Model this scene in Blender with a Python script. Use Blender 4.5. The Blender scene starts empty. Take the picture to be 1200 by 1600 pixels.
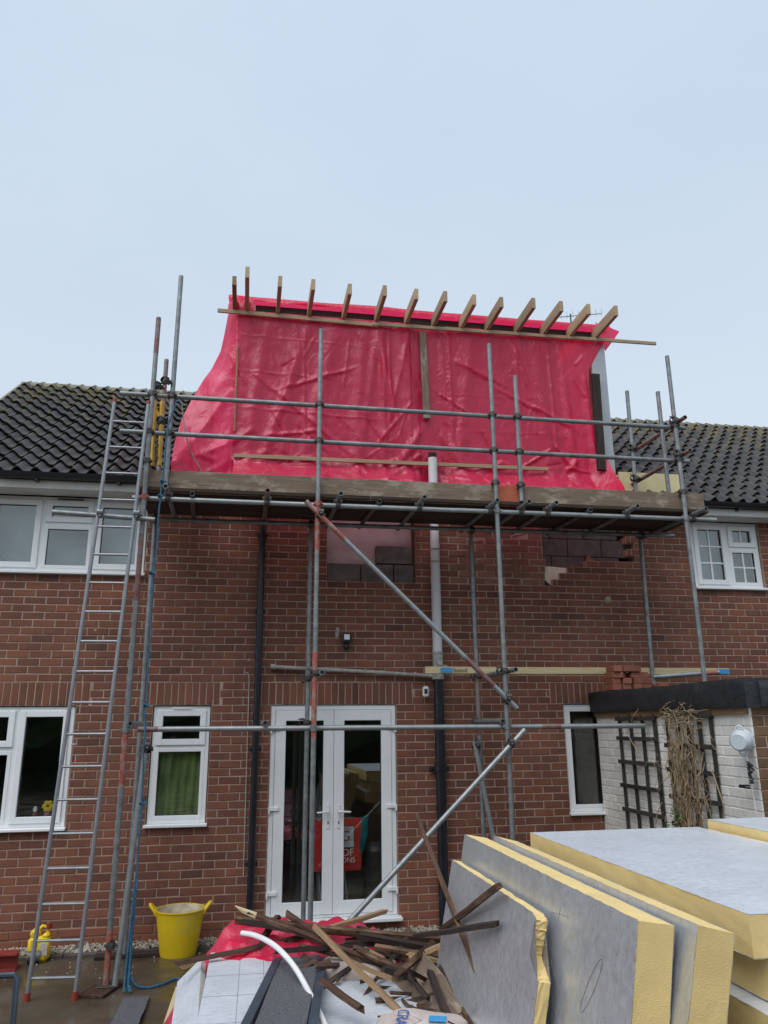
import bpy, bmesh, math, random
from mathutils import Vector, Matrix, Quaternion, noise as mnoise
random.seed(7)
R = math.radians
scene = bpy.context.scene
col = scene.collection

# ------------------------------------------------------------------ camera
F, PITCH, YAW, ROLL = 1210.0, R(15.3), R(10.0), R(-0.48)
CAM = Vector((0, -8.8, 2.1))
fw = Vector((math.sin(YAW)*math.cos(PITCH), math.cos(YAW)*math.cos(PITCH), math.sin(PITCH)))
_rt = Vector((math.cos(YAW), -math.sin(YAW), 0)); _up = _rt.cross(fw)
RT = _rt*math.cos(ROLL) + _up*math.sin(ROLL); UP = -_rt*math.sin(ROLL) + _up*math.cos(ROLL)
cam = bpy.data.cameras.new('camera'); camo = bpy.data.objects.new('camera', cam); col.objects.link(camo)
cam.sensor_fit = 'HORIZONTAL'; cam.sensor_width = 36; cam.lens = F/1200*36; cam.clip_end = 1000; cam.clip_start = .05
m3 = Matrix((RT, UP, -fw)).transposed().to_4x4(); m3.translation = CAM
camo.matrix_world = m3; scene.camera = camo

# ------------------------------------------------------------------ light
world = bpy.data.worlds.new('World'); scene.world = world; world.use_nodes = True
wn, wl = world.node_tree.nodes, world.node_tree.links
wn.clear()
SUN_EL, SUN_AZ = R(57), R(220)      # azimuth clockwise from +y
wo = wn.new('ShaderNodeOutputWorld'); bg = wn.new('ShaderNodeBackground'); sky = wn.new('ShaderNodeTexSky')
sky.sky_type = 'NISHITA'; sky.sun_disc = False; sky.sun_elevation = SUN_EL; sky.sun_rotation = SUN_AZ
sky.air_density = 1.5; sky.dust_density = 4
tc = wn.new('ShaderNodeTexCoord'); mp = wn.new('ShaderNodeMapping'); mp.inputs['Scale'].default_value = (1, 1, 2.2)
ns = wn.new('ShaderNodeTexNoise'); ns.inputs['Scale'].default_value = 2.0; ns.inputs['Detail'].default_value = 5
cr = wn.new('ShaderNodeValToRGB'); cr.color_ramp.elements[0].position = .3; cr.color_ramp.elements[1].position = .75
cr.color_ramp.elements[0].color = (4.4, 5.3, 6.35, 1); cr.color_ramp.elements[1].color = (5.0, 5.85, 6.85, 1)
mx = wn.new('ShaderNodeMixRGB'); mx.inputs[0].default_value = .9          # thick cloud over the clear sky
wl.new(tc.outputs['Generated'], mp.inputs[0]); wl.new(mp.outputs[0], ns.inputs[0]); wl.new(ns.outputs[0], cr.inputs[0])
sx = wn.new('ShaderNodeSeparateXYZ'); wl.new(tc.outputs['Generated'], sx.inputs[0])
hr = wn.new('ShaderNodeMapRange'); hr.inputs[1].default_value = .12; hr.inputs[2].default_value = .62; hr.inputs[3].default_value = .85; hr.inputs[4].default_value = 0; wl.new(sx.outputs[2], hr.inputs[0])
hz = wn.new('ShaderNodeMixRGB'); hz.inputs[2].default_value = (5.6, 6.2, 6.8, 1); wl.new(hr.outputs[0], hz.inputs[0]); wl.new(cr.outputs[0], hz.inputs[1])
wl.new(sky.outputs[0], mx.inputs[1]); wl.new(hz.outputs[0], mx.inputs[2]); wl.new(mx.outputs[0], bg.inputs[0]); wl.new(bg.outputs[0], wo.inputs[0])
bg.inputs[1].default_value = .1
sun = bpy.data.lights.new('sun', 'SUN'); sun.energy = 1.5; sun.angle = R(50); sun.color = (1, .99, .98)
suno = bpy.data.objects.new('sun', sun); col.objects.link(suno)
sd = Vector((math.sin(SUN_AZ)*math.cos(SUN_EL), math.cos(SUN_AZ)*math.cos(SUN_EL), math.sin(SUN_EL)))
suno.rotation_euler = sd.to_track_quat('Z', 'Y').to_euler(); suno.location = sd*30
vs = scene.view_settings; vs.view_transform = 'Standard'; vs.look = 'None'; vs.exposure = 0.45; vs.gamma = 1; vs.use_curve_mapping = False

# ------------------------------------------------------------------ helpers
def at(px, py, Y):
    d = fw*F + RT*(px-600) - UP*(py-800); return CAM + d*((Y-CAM.y)/d.y)
def atx(px, py, X):
    d = fw*F + RT*(px-600) - UP*(py-800); return CAM + d*((X-CAM.x)/d.x)
def atz(px, py, Z):
    d = fw*F + RT*(px-600) - UP*(py-800); return CAM + d*((Z-CAM.z)/d.z)
W = {}
def orig(o): return W.get(o.name, Vector((0, 0, 0))) if o else Vector((0, 0, 0))
def tag(o, label=None, cat=None, group=None, kind=None):
    if label: o['label'] = label
    if cat: o['category'] = cat
    if group: o['group'] = group
    if kind: o['kind'] = kind
    return o
def empty(name, loc, label=None, cat=None, group=None, parent=None):
    o = bpy.data.objects.new(name, None); col.objects.link(o); o.empty_display_size = .1
    o.location = Vector(loc) - orig(parent); o.parent = parent; W[o.name] = Vector(loc)
    return tag(o, label, cat, group)
class MB:
    def __init__(s): s.v = []; s.f = []; s.r = []
    def add(s, vs, fs, rnd=.5):
        b = len(s.v); s.v += [Vector(p) for p in vs]; s.f += [tuple(i+b for i in f) for f in fs]; s.r += [rnd]*len(vs); return s
    def box(s, x0, x1, y0, y1, z0, z1, rnd=.5):
        return s.add([(x0,y0,z0),(x1,y0,z0),(x1,y1,z0),(x0,y1,z0),(x0,y0,z1),(x1,y0,z1),(x1,y1,z1),(x0,y1,z1)],
                     [(0,3,2,1),(4,5,6,7),(0,1,5,4),(1,2,6,5),(2,3,7,6),(3,0,4,7)], rnd)
    def cbox(s, x0, x1, y0, y1, z0, z1, c=.006, rnd=.5):
        """box with chamfered edges"""
        vs = []; idx = {}
        for ix, (xa, xb) in enumerate(((x0, x0+c), (x1, x1-c))):
            for iy, (ya, yb) in enumerate(((y0, y0+c), (y1, y1-c))):
                for iz, (za, zb) in enumerate(((z0, z0+c), (z1, z1-c))):
                    idx[ix,iy,iz,0] = len(vs); vs.append((xa, yb, zb))
                    idx[ix,iy,iz,1] = len(vs); vs.append((xb, ya, zb))
                    idx[ix,iy,iz,2] = len(vs); vs.append((xb, yb, za))
        g = lambda *a: idx[a]
        fs = []
        for i in (0, 1):
            q = [g(i,0,0,0), g(i,1,0,0), g(i,1,1,0), g(i,0,1,0)]; fs.append(q if i else q[::-1])
            q = [g(0,i,0,1), g(1,i,0,1), g(1,i,1,1), g(0,i,1,1)]; fs.append(q[::-1] if i else q)
            q = [g(0,0,i,2), g(1,0,i,2), g(1,1,i,2), g(0,1,i,2)]; fs.append(q if i else q[::-1])
        for i in (0, 1):
            for j in (0, 1):
                fs.append([g(i,j,0,0), g(i,j,1,0), g(i,j,1,1), g(i,j,0,1)])
                fs.append([g(i,0,j,0), g(i,1,j,0), g(i,1,j,2), g(i,0,j,2)])
                fs.append([g(0,i,j,1), g(1,i,j,1), g(1,i,j,2), g(0,i,j,2)])
                for k in (0, 1): fs.append([g(i,j,k,0), g(i,j,k,1), g(i,j,k,2)])
        return s.add(vs, fs, rnd)
    def tube(s, pts, r, n=10, cap=True, rnd=.5):
        pts = [Vector(p) for p in pts]; rs = r if isinstance(r, (list, tuple)) else [r]*len(pts)
        vs = []; fs = []; prev = None
        for i, p in enumerate(pts):
            d = (pts[min(i+1, len(pts)-1)] - pts[max(i-1, 0)]).normalized()
            if prev is None: a = d.orthogonal().normalized()
            else: a = (prev - d*prev.dot(d)); a = a.normalized() if a.length > 1e-6 else d.orthogonal().normalized()
            prev = a; b = d.cross(a)
            for k in range(n):
                t = 2*math.pi*k/n; vs.append(p + (a*math.cos(t) + b*math.sin(t))*rs[i])
        for i in range(len(pts)-1):
            for k in range(n):
                fs.append((i*n+k, i*n+(k+1)%n, (i+1)*n+(k+1)%n, (i+1)*n+k))
        if cap: fs += [tuple(range(n))[::-1], tuple(range((len(pts)-1)*n, len(pts)*n))]
        return s.add(vs, fs, rnd)
    def lathe(s, prof, c=(0,0,0), n=20, axis='z', rnd=.5):
        vs = []; fs = []; c = Vector(c)
        for (r, h) in prof:
            for k in range(n):
                t = 2*math.pi*k/n; x, y = r*math.cos(t), r*math.sin(t)
                vs.append(c + (Vector((x,y,h)) if axis == 'z' else Vector((x,h,y)) if axis == 'y' else Vector((h,x,y))))
        for i in range(len(prof)-1):
            for k in range(n): fs.append((i*n+k, i*n+(k+1)%n, (i+1)*n+(k+1)%n, (i+1)*n+k))
        return s.add(vs, fs, rnd)
    def xf(s, M, a=0):
        for i in range(a, len(s.v)): s.v[i] = M @ s.v[i]
        return s
    def mesh(s, name, mats, smooth=False):
        me = bpy.data.meshes.new(name); me.from_pydata([tuple(v) for v in s.v], [], s.f)
        at_ = me.attributes.new('rnd', 'FLOAT', 'POINT'); at_.data.foreach_set('value', s.r)
        for m in (mats if isinstance(mats, (list, tuple)) else [mats]): me.materials.append(m)
        bm = bmesh.new(); bm.from_mesh(me); bmesh.ops.recalc_face_normals(bm, faces=bm.faces); bm.to_mesh(me); bm.free()
        if smooth:
            me.polygons.foreach_set('use_smooth', [True]*len(me.polygons))
            if smooth != 'all': me.set_sharp_from_angle(angle=R(40))
        return me
    def build(s, name, mats, parent=None, smooth=False, kind=None, origin=None):
        lo = Vector([min(v[i] for v in s.v) for i in range(3)]); hi = Vector([max(v[i] for v in s.v) for i in range(3)])
        c = Vector(origin) if origin is not None else Vector(((lo.x+hi.x)/2, (lo.y+hi.y)/2, lo.z))
        for v in s.v: v -= c
        o = inst(name, s.mesh(name, mats, smooth), c, None, parent)
        if kind: o['kind'] = kind
        return o
def inst(name, me, loc, rot=None, parent=None):
    o = bpy.data.objects.new(name, me); col.objects.link(o); loc = Vector(loc)
    o.parent = parent; o.location = loc - orig(parent); W[o.name] = loc
    if rot is not None: o.rotation_mode = 'QUATERNION'; o.rotation_quaternion = rot
    return o
def text(name, s, size, M, mat, parent, ext=.0008):
    cu = bpy.data.curves.new(name, 'FONT'); cu.body = s; cu.size = size; cu.extrude = ext; cu.align_x = 'CENTER'; cu.align_y = 'CENTER'
    o = bpy.data.objects.new(name, cu); col.objects.link(o)
    me = bpy.data.meshes.new_from_object(o.evaluated_get(bpy.context.evaluated_depsgraph_get())); bpy.data.objects.remove(o)
    me.materials.clear(); me.materials.append(mat)
    o = inst(name, me, M.translation, M.to_quaternion(), parent); return o

# ------------------------------------------------------------------ materials
def nodes(name):
    m = bpy.data.materials.new(name); m.use_nodes = True; nt = m.node_tree
    return m, nt, nt.nodes['Principled BSDF']
def ramp(nt, stops, src):
    r = nt.nodes.new('ShaderNodeValToRGB'); e = r.color_ramp.elements
    while len(e) < len(stops): e.new(.5)
    for k, (p, c) in enumerate(stops): e[k].position = p; e[k].color = (*c, 1) if len(c) == 3 else c
    nt.links.new(src, r.inputs[0]); return r.outputs[0]
def mixc(nt, f, a, b, mode='MIX'):
    m = nt.nodes.new('ShaderNodeMixRGB'); m.blend_type = mode
    for i, v in ((0, f), (1, a), (2, b)):
        if isinstance(v, (int, float)): m.inputs[i].default_value = v
        elif isinstance(v, tuple): m.inputs[i].default_value = (*v, 1)
        else: nt.links.new(v, m.inputs[i])
    return m.outputs[0]
def noi(nt, scale, vec=None, detail=4, rough=.55, dist=0):
    n = nt.nodes.new('ShaderNodeTexNoise'); n.inputs['Scale'].default_value = scale; n.inputs['Detail'].default_value = detail
    n.inputs['Roughness'].default_value = rough; n.inputs['Distortion'].default_value = dist
    if vec is not None: nt.links.new(vec, n.inputs[0])
    return n.outputs[0]
def pos(nt, sc=None, obj=False, rnd=False):
    if obj: o = nt.nodes.new('ShaderNodeTexCoord').outputs['Object']
    else: o = nt.nodes.new('ShaderNodeNewGeometry').outputs['Position']
    if rnd:
        r = nt.nodes.new('ShaderNodeObjectInfo').outputs['Random']; ml = nt.nodes.new('ShaderNodeMath'); ml.operation = 'MULTIPLY'; ml.inputs[1].default_value = 37
        nt.links.new(r, ml.inputs[0]); a = nt.nodes.new('ShaderNodeVectorMath'); a.operation = 'ADD'
        nt.links.new(o, a.inputs[0]); nt.links.new(ml.outputs[0], a.inputs[1]); o = a.outputs[0]
    if sc:
        mpn = nt.nodes.new('ShaderNodeMapping'); mpn.inputs['Scale'].default_value = sc; nt.links.new(o, mpn.inputs[0]); o = mpn.outputs[0]
    return o
def bump(nt, bs, h, s=.3, d=.01):
    b = nt.nodes.new('ShaderNodeBump'); b.inputs['Strength'].default_value = s; b.inputs['Distance'].default_value = d
    nt.links.new(h, b.inputs['Height']); nt.links.new(b.outputs[0], bs.inputs['Normal'])
def sc3(c, k): return tuple(min(1, x*k) for x in c)
def mat(name, c, rough=.6, metal=0, var=.2, scale=6, bs=.15, bscale=80, c2=None, spec=.5, f2=(.55, .75)):
    m, nt, b = nodes(name); p = pos(nt)
    cc = ramp(nt, [(.3, sc3(c, 1-var)), (.7, sc3(c, 1+var))], noi(nt, scale, p, 6))
    if c2: cc = mixc(nt, ramp(nt, [(f2[0], (0,0,0)), (f2[1], (1,1,1))], noi(nt, scale*.6, p, 8, .65)), cc, c2)
    nt.links.new(cc, b.inputs['Base Color']); b.inputs['Roughness'].default_value = rough; b.inputs['Metallic'].default_value = metal
    b.inputs['Specular IOR Level'].default_value = spec
    if bs: bump(nt, b, noi(nt, bscale, p, 3), bs)
    return m
def timber(name, dark, light, rough=.75, wear=None):
    m, nt, b = nodes(name); p = pos(nt, (1.5, 22, 22), True, True)
    g = noi(nt, 1.6, p, 8, .65, 1.2); cc = ramp(nt, [(.3, dark), (.7, light)], g)
    rn = nt.nodes.new('ShaderNodeObjectInfo').outputs['Random']
    cc = mixc(nt, 1, cc, ramp(nt, [(0, (.75, .75, .75)), (1, (1.15, 1.12, 1.08))], rn), 'MULTIPLY')
    if wear: cc = mixc(nt, ramp(nt, [(.52, (0,0,0)), (.62, (1,1,1))], noi(nt, 3, pos(nt, (1, 2.5, 2.5), True, True), 8, .7)), cc, wear)
    nt.links.new(cc, b.inputs['Base Color']); b.inputs['Roughness'].default_value = rough; b.inputs['Specular IOR Level'].default_value = .3
    bump(nt, b, g, .5, .004); return m
MT = {}
def brickmat(name, stops, dirt):
    m, nt, b = nodes(name); a = nt.nodes.new('ShaderNodeAttribute'); a.attribute_name = 'rnd'
    p = pos(nt); c = ramp(nt, stops, a.outputs['Fac'])
    c = mixc(nt, 1, c, ramp(nt, [(.25, (.82, .82, .82)), (.75, (1.14, 1.13, 1.12))], noi(nt, 38, pos(nt, (1, 1, 3)), 6, .7)), 'MULTIPLY')
    c = mixc(nt, 1, c, ramp(nt, [(.3, (.8, .78, .78)), (.7, (1.12, 1.1, 1.08))], noi(nt, .9, p, 4)), 'MULTIPLY')
    c = mixc(nt, 1, c, ramp(nt, [(.32, (.74, .73, .72)), (.5, (1, 1, 1)), (.72, (1.1, 1.09, 1.08))], noi(nt, 1.3, pos(nt, (1.6, 1, .45)), 7, .7)), 'MULTIPLY')
    c = mixc(nt, ramp(nt, [(.60, (0,0,0)), (.8, (.6,.6,.6))], noi(nt, 14, p, 8, .7)), c, dirt)
    nt.links.new(c, b.inputs['Base Color']); b.inputs['Roughness'].default_value = .8; b.inputs['Specular IOR Level'].default_value = .25
    bump(nt, b, noi(nt, 160, p, 4, .7), .5, .004); return m
MT['brick'] = brickmat('brick', [(0, (.12, .060, .046)), (.04, (.175, .078, .055)), (.35, (.200, .085, .058)), (.65, (.222, .093, .062)), (.92, (.255, .099, .062)), (1, (.205, .098, .064))], (.32, .22, .17))
MT['rough_brick'] = brickmat('rough_brick', [(0, (.20, .10, .075)), (.5, (.27, .15, .10)), (1, (.24, .11, .08))], (.30, .22, .17))
MT['new_brick'] = brickmat('new_brick', [(0, (.22, .085, .06)), (.5, (.31, .12, .08)), (1, (.26, .10, .075))], (.38, .23, .17))
MT['white_brick'] = brickmat('white_brick', [(0, (.74, .74, .70)), (1, (.84, .84, .80))], (.62, .61, .54))
MT['brown_brick'] = brickmat('brown_brick', [(0, (.16, .10, .06)), (.5, (.22, .14, .08)), (1, (.20, .10, .07))], (.10, .09, .05))
MT['mortar'] = mat('mortar', (.40, .295, .23), .95, var=.2, scale=5, bs=.5, bscale=220, c2=(.28, .19, .145))
MT['white_mortar'] = mat('white_mortar', (.66, .66, .62), .9, var=.1)
MT['upvc'] = mat('upvc', (.80, .82, .83), .32, var=.04, scale=3, bs=.02, c2=(.66, .66, .62), f2=(.62, .9))
MT['seal'] = mat('seal', (.02, .02, .022), .6, var=.1)
MT['fascia'] = mat('fascia', (.66, .66, .63), .5, var=.1, scale=4, c2=(.38, .37, .31), f2=(.5, .85))
MT['black_plastic'] = mat('black_plastic', (.012, .014, .02), .32, var=.3, bs=.05, c2=(.03, .033, .04))
MT['grey_plastic'] = mat('grey_plastic', (.62, .63, .64), .45, var=.06, c2=(.42, .42, .40), f2=(.55, .9))
MT['old_grey'] = mat('old_grey', (.36, .36, .33), .7, var=.25, scale=20, c2=(.16, .14, .1))
MT['galv'] = mat('galv', (.235, .255, .26), .45, .45, var=.25, scale=14, bs=.15, bscale=150, c2=(.15, .15, .145), f2=(.5, .72))
MT['galv_dark'] = mat('galv_dark', (.14, .15, .15), .5, .5, var=.3, scale=14, c2=(.09, .07, .06))
MT['galv_red'] = mat('galv_red', (.22, .095, .085), .5, .2, var=.3, scale=16, c2=(.20, .19, .185), f2=(.44, .58))
MT['galv_pale'] = mat('galv_pale', (.30, .325, .335), .42, .45, var=.15, scale=14, c2=(.30, .30, .30))
MT['redpaint'] = mat('redpaint', (.33, .085, .06), .6, 0, var=.3, scale=30, c2=(.27, .22, .20), f2=(.48, .62))
MT['coupler'] = mat('coupler', (.09, .085, .08), .55, .5, var=.4, scale=30, c2=(.13, .07, .05))
MT['alu'] = mat('alu', (.27, .28, .30), .45, .5, var=.12, scale=12, c2=(.30, .30, .31))
MT['inside'] = mat('inside', (.38, .36, .33), .9, var=.1)
MT['green_cloth'] = mat('green_cloth', (.19, .24, .09), .9, var=.25, scale=5, bs=.3, bscale=30)
MT['sky_tone_panel'] = mat('sky_tone_panel', (.34, .41, .45), .9, var=.3, scale=1.6)  # pale blue-grey stands in for sky mirrored in the upper panes
MT['block'] = mat('block', (.125, .12, .11), .95, var=.35, scale=9, bs=.8, bscale=90)
MT['board_white'] = mat('board_white', (.50, .48, .44), .9, var=.15, scale=4, c2=(.36, .33, .28))
MT['cream'] = mat('cream', (.78, .76, .60), .9, var=.15, bs=.4)
MT['felt'] = mat('felt', (.018, .02, .024), .55, var=.4, scale=12, bs=.8, bscale=70, c2=(.04, .042, .045))
MT['wood_new'] = timber('wood_new', (.33, .235, .14), (.53, .41, .27))
MT['wood_pale'] = timber('wood_pale', (.50, .40, .22), (.70, .58, .36))
MT['wood_mid'] = timber('wood_mid', (.20, .12, .065), (.40, .27, .15))
MT['wood_old'] = timber('wood_old', (.03, .017, .012), (.125, .065, .040), wear=(.19, .115, .07))
MT['wood_dark'] = timber('wood_dark', (.018, .013, .012), (.06, .04, .034))
MT['wood_splinter'] = mat('wood_splinter', (.095, .048, .030), .8, var=.5, scale=7, bs=.4, bscale=90, c2=(.03, .02, .016), f2=(.45, .6))
MT['wood_black'] = timber('wood_black', (.022, .022, .021), (.06, .058, .054))
MT['wood_toe'] = timber('wood_toe', (.115, .085, .062), (.25, .19, .14), .85, wear=(.32, .27, .21))
MT['wood_deck'] = timber('wood_deck', (.028, .019, .015), (.085, .056, .042), .85)
MT['orange_paint'] = mat('orange_paint', (.42, .10, .045), .7, var=.2, scale=10, c2=(.26, .12, .07))
MT['ply'] = mat('ply', (.085, .06, .05), .9, var=.3, scale=5)
MT['ply_pale'] = mat('ply_pale', (.62, .54, .30), .8, var=.12, scale=4)
MT['membrane'] = mat('membrane', (.42, .46, .49), .6, var=.1, scale=4)
MT['blue_rope'] = mat('blue_rope', (.035, .125, .21), .8, var=.45, scale=60, bs=.8, bscale=200)
MT['yellow_plastic'] = mat('yellow_plastic', (.72, .50, .012), .38, var=.1, scale=5, c2=(.62, .45, .10), f2=(.6, .8))
MT['yellow_gate'] = mat('yellow_gate', (.62, .37, .05), .5, var=.2)
MT['tub_in'] = mat('tub_in', (.55, .47, .33), .7, var=.3, scale=12)
MT['red_plastic'] = mat('red_plastic', (.26, .03, .022), .5)
MT['red_oxide'] = mat('red_oxide', (.24, .03, .025), .5, var=.25, scale=9)
MT['white_paper'] = mat('white_paper', (.50, .42, .38), .8, var=.2, scale=9, bs=.6, bscale=30, c2=(.33, .24, .20))
MT['white_plastic'] = mat('white_plastic', (.78, .78, .77), .35, var=.05, c2=(.55, .53, .5), f2=(.6, .8))
MT['slate'] = mat('slate', (.10, .105, .115), .55, var=.5, scale=90, bs=.9, bscale=90)
MT['kerb'] = mat('kerb', (.07, .06, .05), .7, var=.4, scale=10, bs=.5)
MT['gravel'] = mat('gravel', (.36, .32, .26), .85, var=.4, scale=22, bs=.3)
MT['blue_fabric'] = mat('blue_fabric', (.05, .065, .10), .9, var=.3, scale=40)
MT['dark_metal'] = mat('dark_metal', (.07, .09, .12), .45, .4, var=.2)
MT['bag_red'] = mat('bag_red', (.62, .035, .03), .45, var=.15)
MT['bag_teal'] = mat('bag_teal', (.05, .50, .55), .5, var=.3, scale=25, bs=.8, bscale=35)
MT['text_white'] = mat('text_white', (.75, .75, .74), .6, var=.02, bs=0)
MT['text_blue'] = mat('text_blue', (.03, .10, .35), .6, var=.02, bs=0)
MT['label_blue'] = mat('label_blue', (.05, .28, .55), .5, var=.1, bs=0)
MT['text_green'] = mat('text_green', (.08, .14, .12), .6, var=.02, bs=0)
MT['enamel'] = mat('enamel', (.55, .60, .63), .3, var=.05)
MT['straw'] = mat('straw', (.36, .27, .17), .9, var=.35, scale=30)
MT['leaf'] = mat('leaf', (.07, .12, .03), .7, var=.3, scale=20)
MT['hedge'] = mat('hedge', (.02, .045, .012), .9, var=.6, scale=9, bs=1, bscale=12)
MT['lichen'] = mat('lichen', (.24, .225, .17), .9, var=.3, scale=18, bs=.6, c2=(.10, .085, .03))
MT['moss'] = mat('moss', (.12, .10, .03), .95, var=.5, scale=14, bs=.8, bscale=120)
MT['pink_cloth'] = mat('pink_cloth', (.40, .10, .18), .9)

def tilemat():
    m, nt, b = nodes('tile'); p = pos(nt); rn = nt.nodes.new('ShaderNodeAttribute'); rn.attribute_name = 'rnd'
    c = ramp(nt, [(0, (.025, .023, .023)), (1, (.054, .049, .047))], rn.outputs['Fac'])
    c = mixc(nt, 1, c, ramp(nt, [(.3, (.7, .7, .7)), (.7, (1.35, 1.3, 1.25))], noi(nt, 24, p, 6, .7)), 'MULTIPLY')
    sep = nt.nodes.new('ShaderNodeSeparateXYZ'); nt.links.new(p, sep.inputs[0])
    mr = nt.nodes.new('ShaderNodeMapRange'); mr.inputs[1].default_value = 5.6; mr.inputs[2].default_value = 7.3; mr.inputs[3].default_value = 0; mr.inputs[4].default_value = .17
    nt.links.new(sep.outputs[2], mr.inputs[0]); ad = nt.nodes.new('ShaderNodeMath'); nt.links.new(mr.outputs[0], ad.inputs[0]); nt.links.new(noi(nt, 5, p, 9, .7), ad.inputs[1])
    c = mixc(nt, ramp(nt, [(.60, (0,0,0)), (.71, (.9,.9,.9))], ad.outputs[0]), c, (.135, .105, .035))
    c = mixc(nt, ramp(nt, [(.70, (0,0,0)), (.76, (.5,.5,.5))], noi(nt, 30, p, 4, .6)), c, (.20, .19, .16))
    nt.links.new(c, b.inputs['Base Color']); b.inputs['Roughness'].default_value = .5; b.inputs['Specular IOR Level'].default_value = .45
    bump(nt, b, noi(nt, 120, p, 4, .7), .5, .004); return m
MT['tile'] = tilemat()

def sheetmat():
    m = bpy.data.materials.new('red_sheet'); m.use_nodes = True; nt = m.node_tree; nt.nodes.clear(); N = nt.nodes.new
    out = N('ShaderNodeOutputMaterial'); p = pos(nt)
    n1 = noi(nt, 7, pos(nt, (1, 1, .6)), 5, .6, 1.5)
    h = n1
    bp = N('ShaderNodeBump'); bp.inputs['Strength'].default_value = .5; bp.inputs['Distance'].default_value = .03; nt.links.new(h, bp.inputs['Height'])
    tr = N('ShaderNodeBsdfTransparent'); tr.inputs[0].default_value = (.97, .07, .20, 1)
    tl = N('ShaderNodeBsdfTranslucent'); tl.inputs[0].default_value = (1.0, .024, .13, 1)
    df = N('ShaderNodeBsdfDiffuse'); df.inputs[0].default_value = (1.0, .022, .11, 1)
    gl = N('ShaderNodeBsdfGlossy'); gl.inputs['Roughness'].default_value = .33; gl.inputs[0].default_value = (.9, .9, .95, 1)
    for s in (tl, df, gl): nt.links.new(bp.outputs[0], s.inputs['Normal'])
    def mx_(f, a, b):
        s = N('ShaderNodeMixShader')
        if isinstance(f, float): s.inputs[0].default_value = f
        else: nt.links.new(f, s.inputs[0])
        nt.links.new(a.outputs[0], s.inputs[1]); nt.links.new(b.outputs[0], s.inputs[2]); return s
    a = mx_(.52, tl, df); b = mx_(.15, a, tr)
    fr = N('ShaderNodeLayerWeight'); fr.inputs[0].default_value = .5; nt.links.new(bp.outputs[0], fr.inputs['Normal'])
    o = mx_(ramp(nt, [(0, (.04,)*3), (.5, (.065,)*3), (.8, (.22,)*3), (1, (.85,)*3)], fr.outputs['Facing']), b, gl); nt.links.new(o.outputs[0], out.inputs[0]); return m
MT['sheet'] = sheetmat()
def glassmat():
    m = bpy.data.materials.new('glass'); m.use_nodes = True; nt = m.node_tree; nt.nodes.clear(); N = nt.nodes.new
    out = N('ShaderNodeOutputMaterial'); tr = N('ShaderNodeBsdfTransparent'); tr.inputs[0].default_value = (.93, .96, .95, 1)
    gl = N('ShaderNodeBsdfGlossy'); gl.inputs['Roughness'].default_value = .015
    fr = N('ShaderNodeLayerWeight'); fr.inputs[0].default_value = .5; mx_ = N('ShaderNodeMixShader')
    bp = N('ShaderNodeBump'); bp.inputs['Strength'].default_value = .02; nt.links.new(noi(nt, 2.5, pos(nt), 1), bp.inputs['Height']); nt.links.new(bp.outputs[0], gl.inputs['Normal'])
    nt.links.new(ramp(nt, [(0, (.11,)*3), (.5, (.14,)*3), (.8, (.35,)*3), (1, (1,)*3)], fr.outputs['Facing']), mx_.inputs[0]); nt.links.new(tr.outputs[0], mx_.inputs[1]); nt.links.new(gl.outputs[0], mx_.inputs[2]); nt.links.new(mx_.outputs[0], out.inputs[0]); return m
MT['glass'] = glassmat()
def groundmat():
    m, nt, b = nodes('wet_concrete'); p = pos(nt)
    c = ramp(nt, [(.25, (.03, .023, .015)), (.5, (.075, .058, .040)), (.75, (.14, .115, .085))], noi(nt, 1.4, p, 9, .65))
    c = mixc(nt, ramp(nt, [(.5, (0,0,0)), (.7, (1,1,1))], noi(nt, .9, pos(nt, (1, 1.6, 1)), 6)), c, (.062, .050, .016))
    nt.links.new(c, b.inputs['Base Color'])
    r = ramp(nt, [(.38, (.08, .08, .08)), (.6, (.55, .55, .55))], noi(nt, 1.8, p, 5)); nt.links.new(r, b.inputs['Roughness'])
    bump(nt, b, noi(nt, 60, p, 6, .7), .25, .004); return m
MT['ground'] = groundmat()
def foilmat(name, st, st2, base, met=.5):
    m, nt, b = nodes(name); p = pos(nt)
    c = ramp(nt, [(.3, sc3(base, .90)), (.7, sc3(base, 1.08))], noi(nt, 2.5, p, 4, .6))
    c = mixc(nt, 1, c, ramp(nt, [(.30, (.80, .80, .82)), (.5, (1, 1, 1)), (.7, (1.12, 1.12, 1.12))], noi(nt, 1, pos(nt, st), 8, .75)), 'MULTIPLY')
    c = mixc(nt, ramp(nt, [(.63, (0,0,0)), (.68, (.8,.8,.8))], noi(nt, 1, pos(nt, st2), 5, .7, .6)), c, (.74, .75, .76))
    c = mixc(nt, ramp(nt, [(.30, (.8,.8,.8)), (.35, (0,0,0))], noi(nt, 1, pos(nt, tuple(x*1.3 for x in st2)), 6, .75, .4)), c, (.30, .31, .32))
    nt.links.new(c, b.inputs['Base Color']); b.inputs['Metallic'].default_value = met
    nt.links.new(ramp(nt, [(.3, (.26,.26,.26)), (.7, (.45,.45,.45))], noi(nt, 30, p, 5)), b.inputs['Roughness'])
    bump(nt, b, noi(nt, 1, pos(nt, st), 5, .7), .25, .006); return m
MT['foil'] = foilmat('foil', (48, 48, 22), (60, 40, 18), (.62, .635, .66), .65)
MT['foil_flat'] = foilmat('foil_flat', (9, 75, 40), (12, 60, 30), (.74, .78, .84), .3)
MT['foam'] = mat('foam', (.80, .60, .26), .9, var=.08, scale=4, bs=.35, bscale=220, c2=(.60, .45, .22), f2=(.55, .85))

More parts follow.
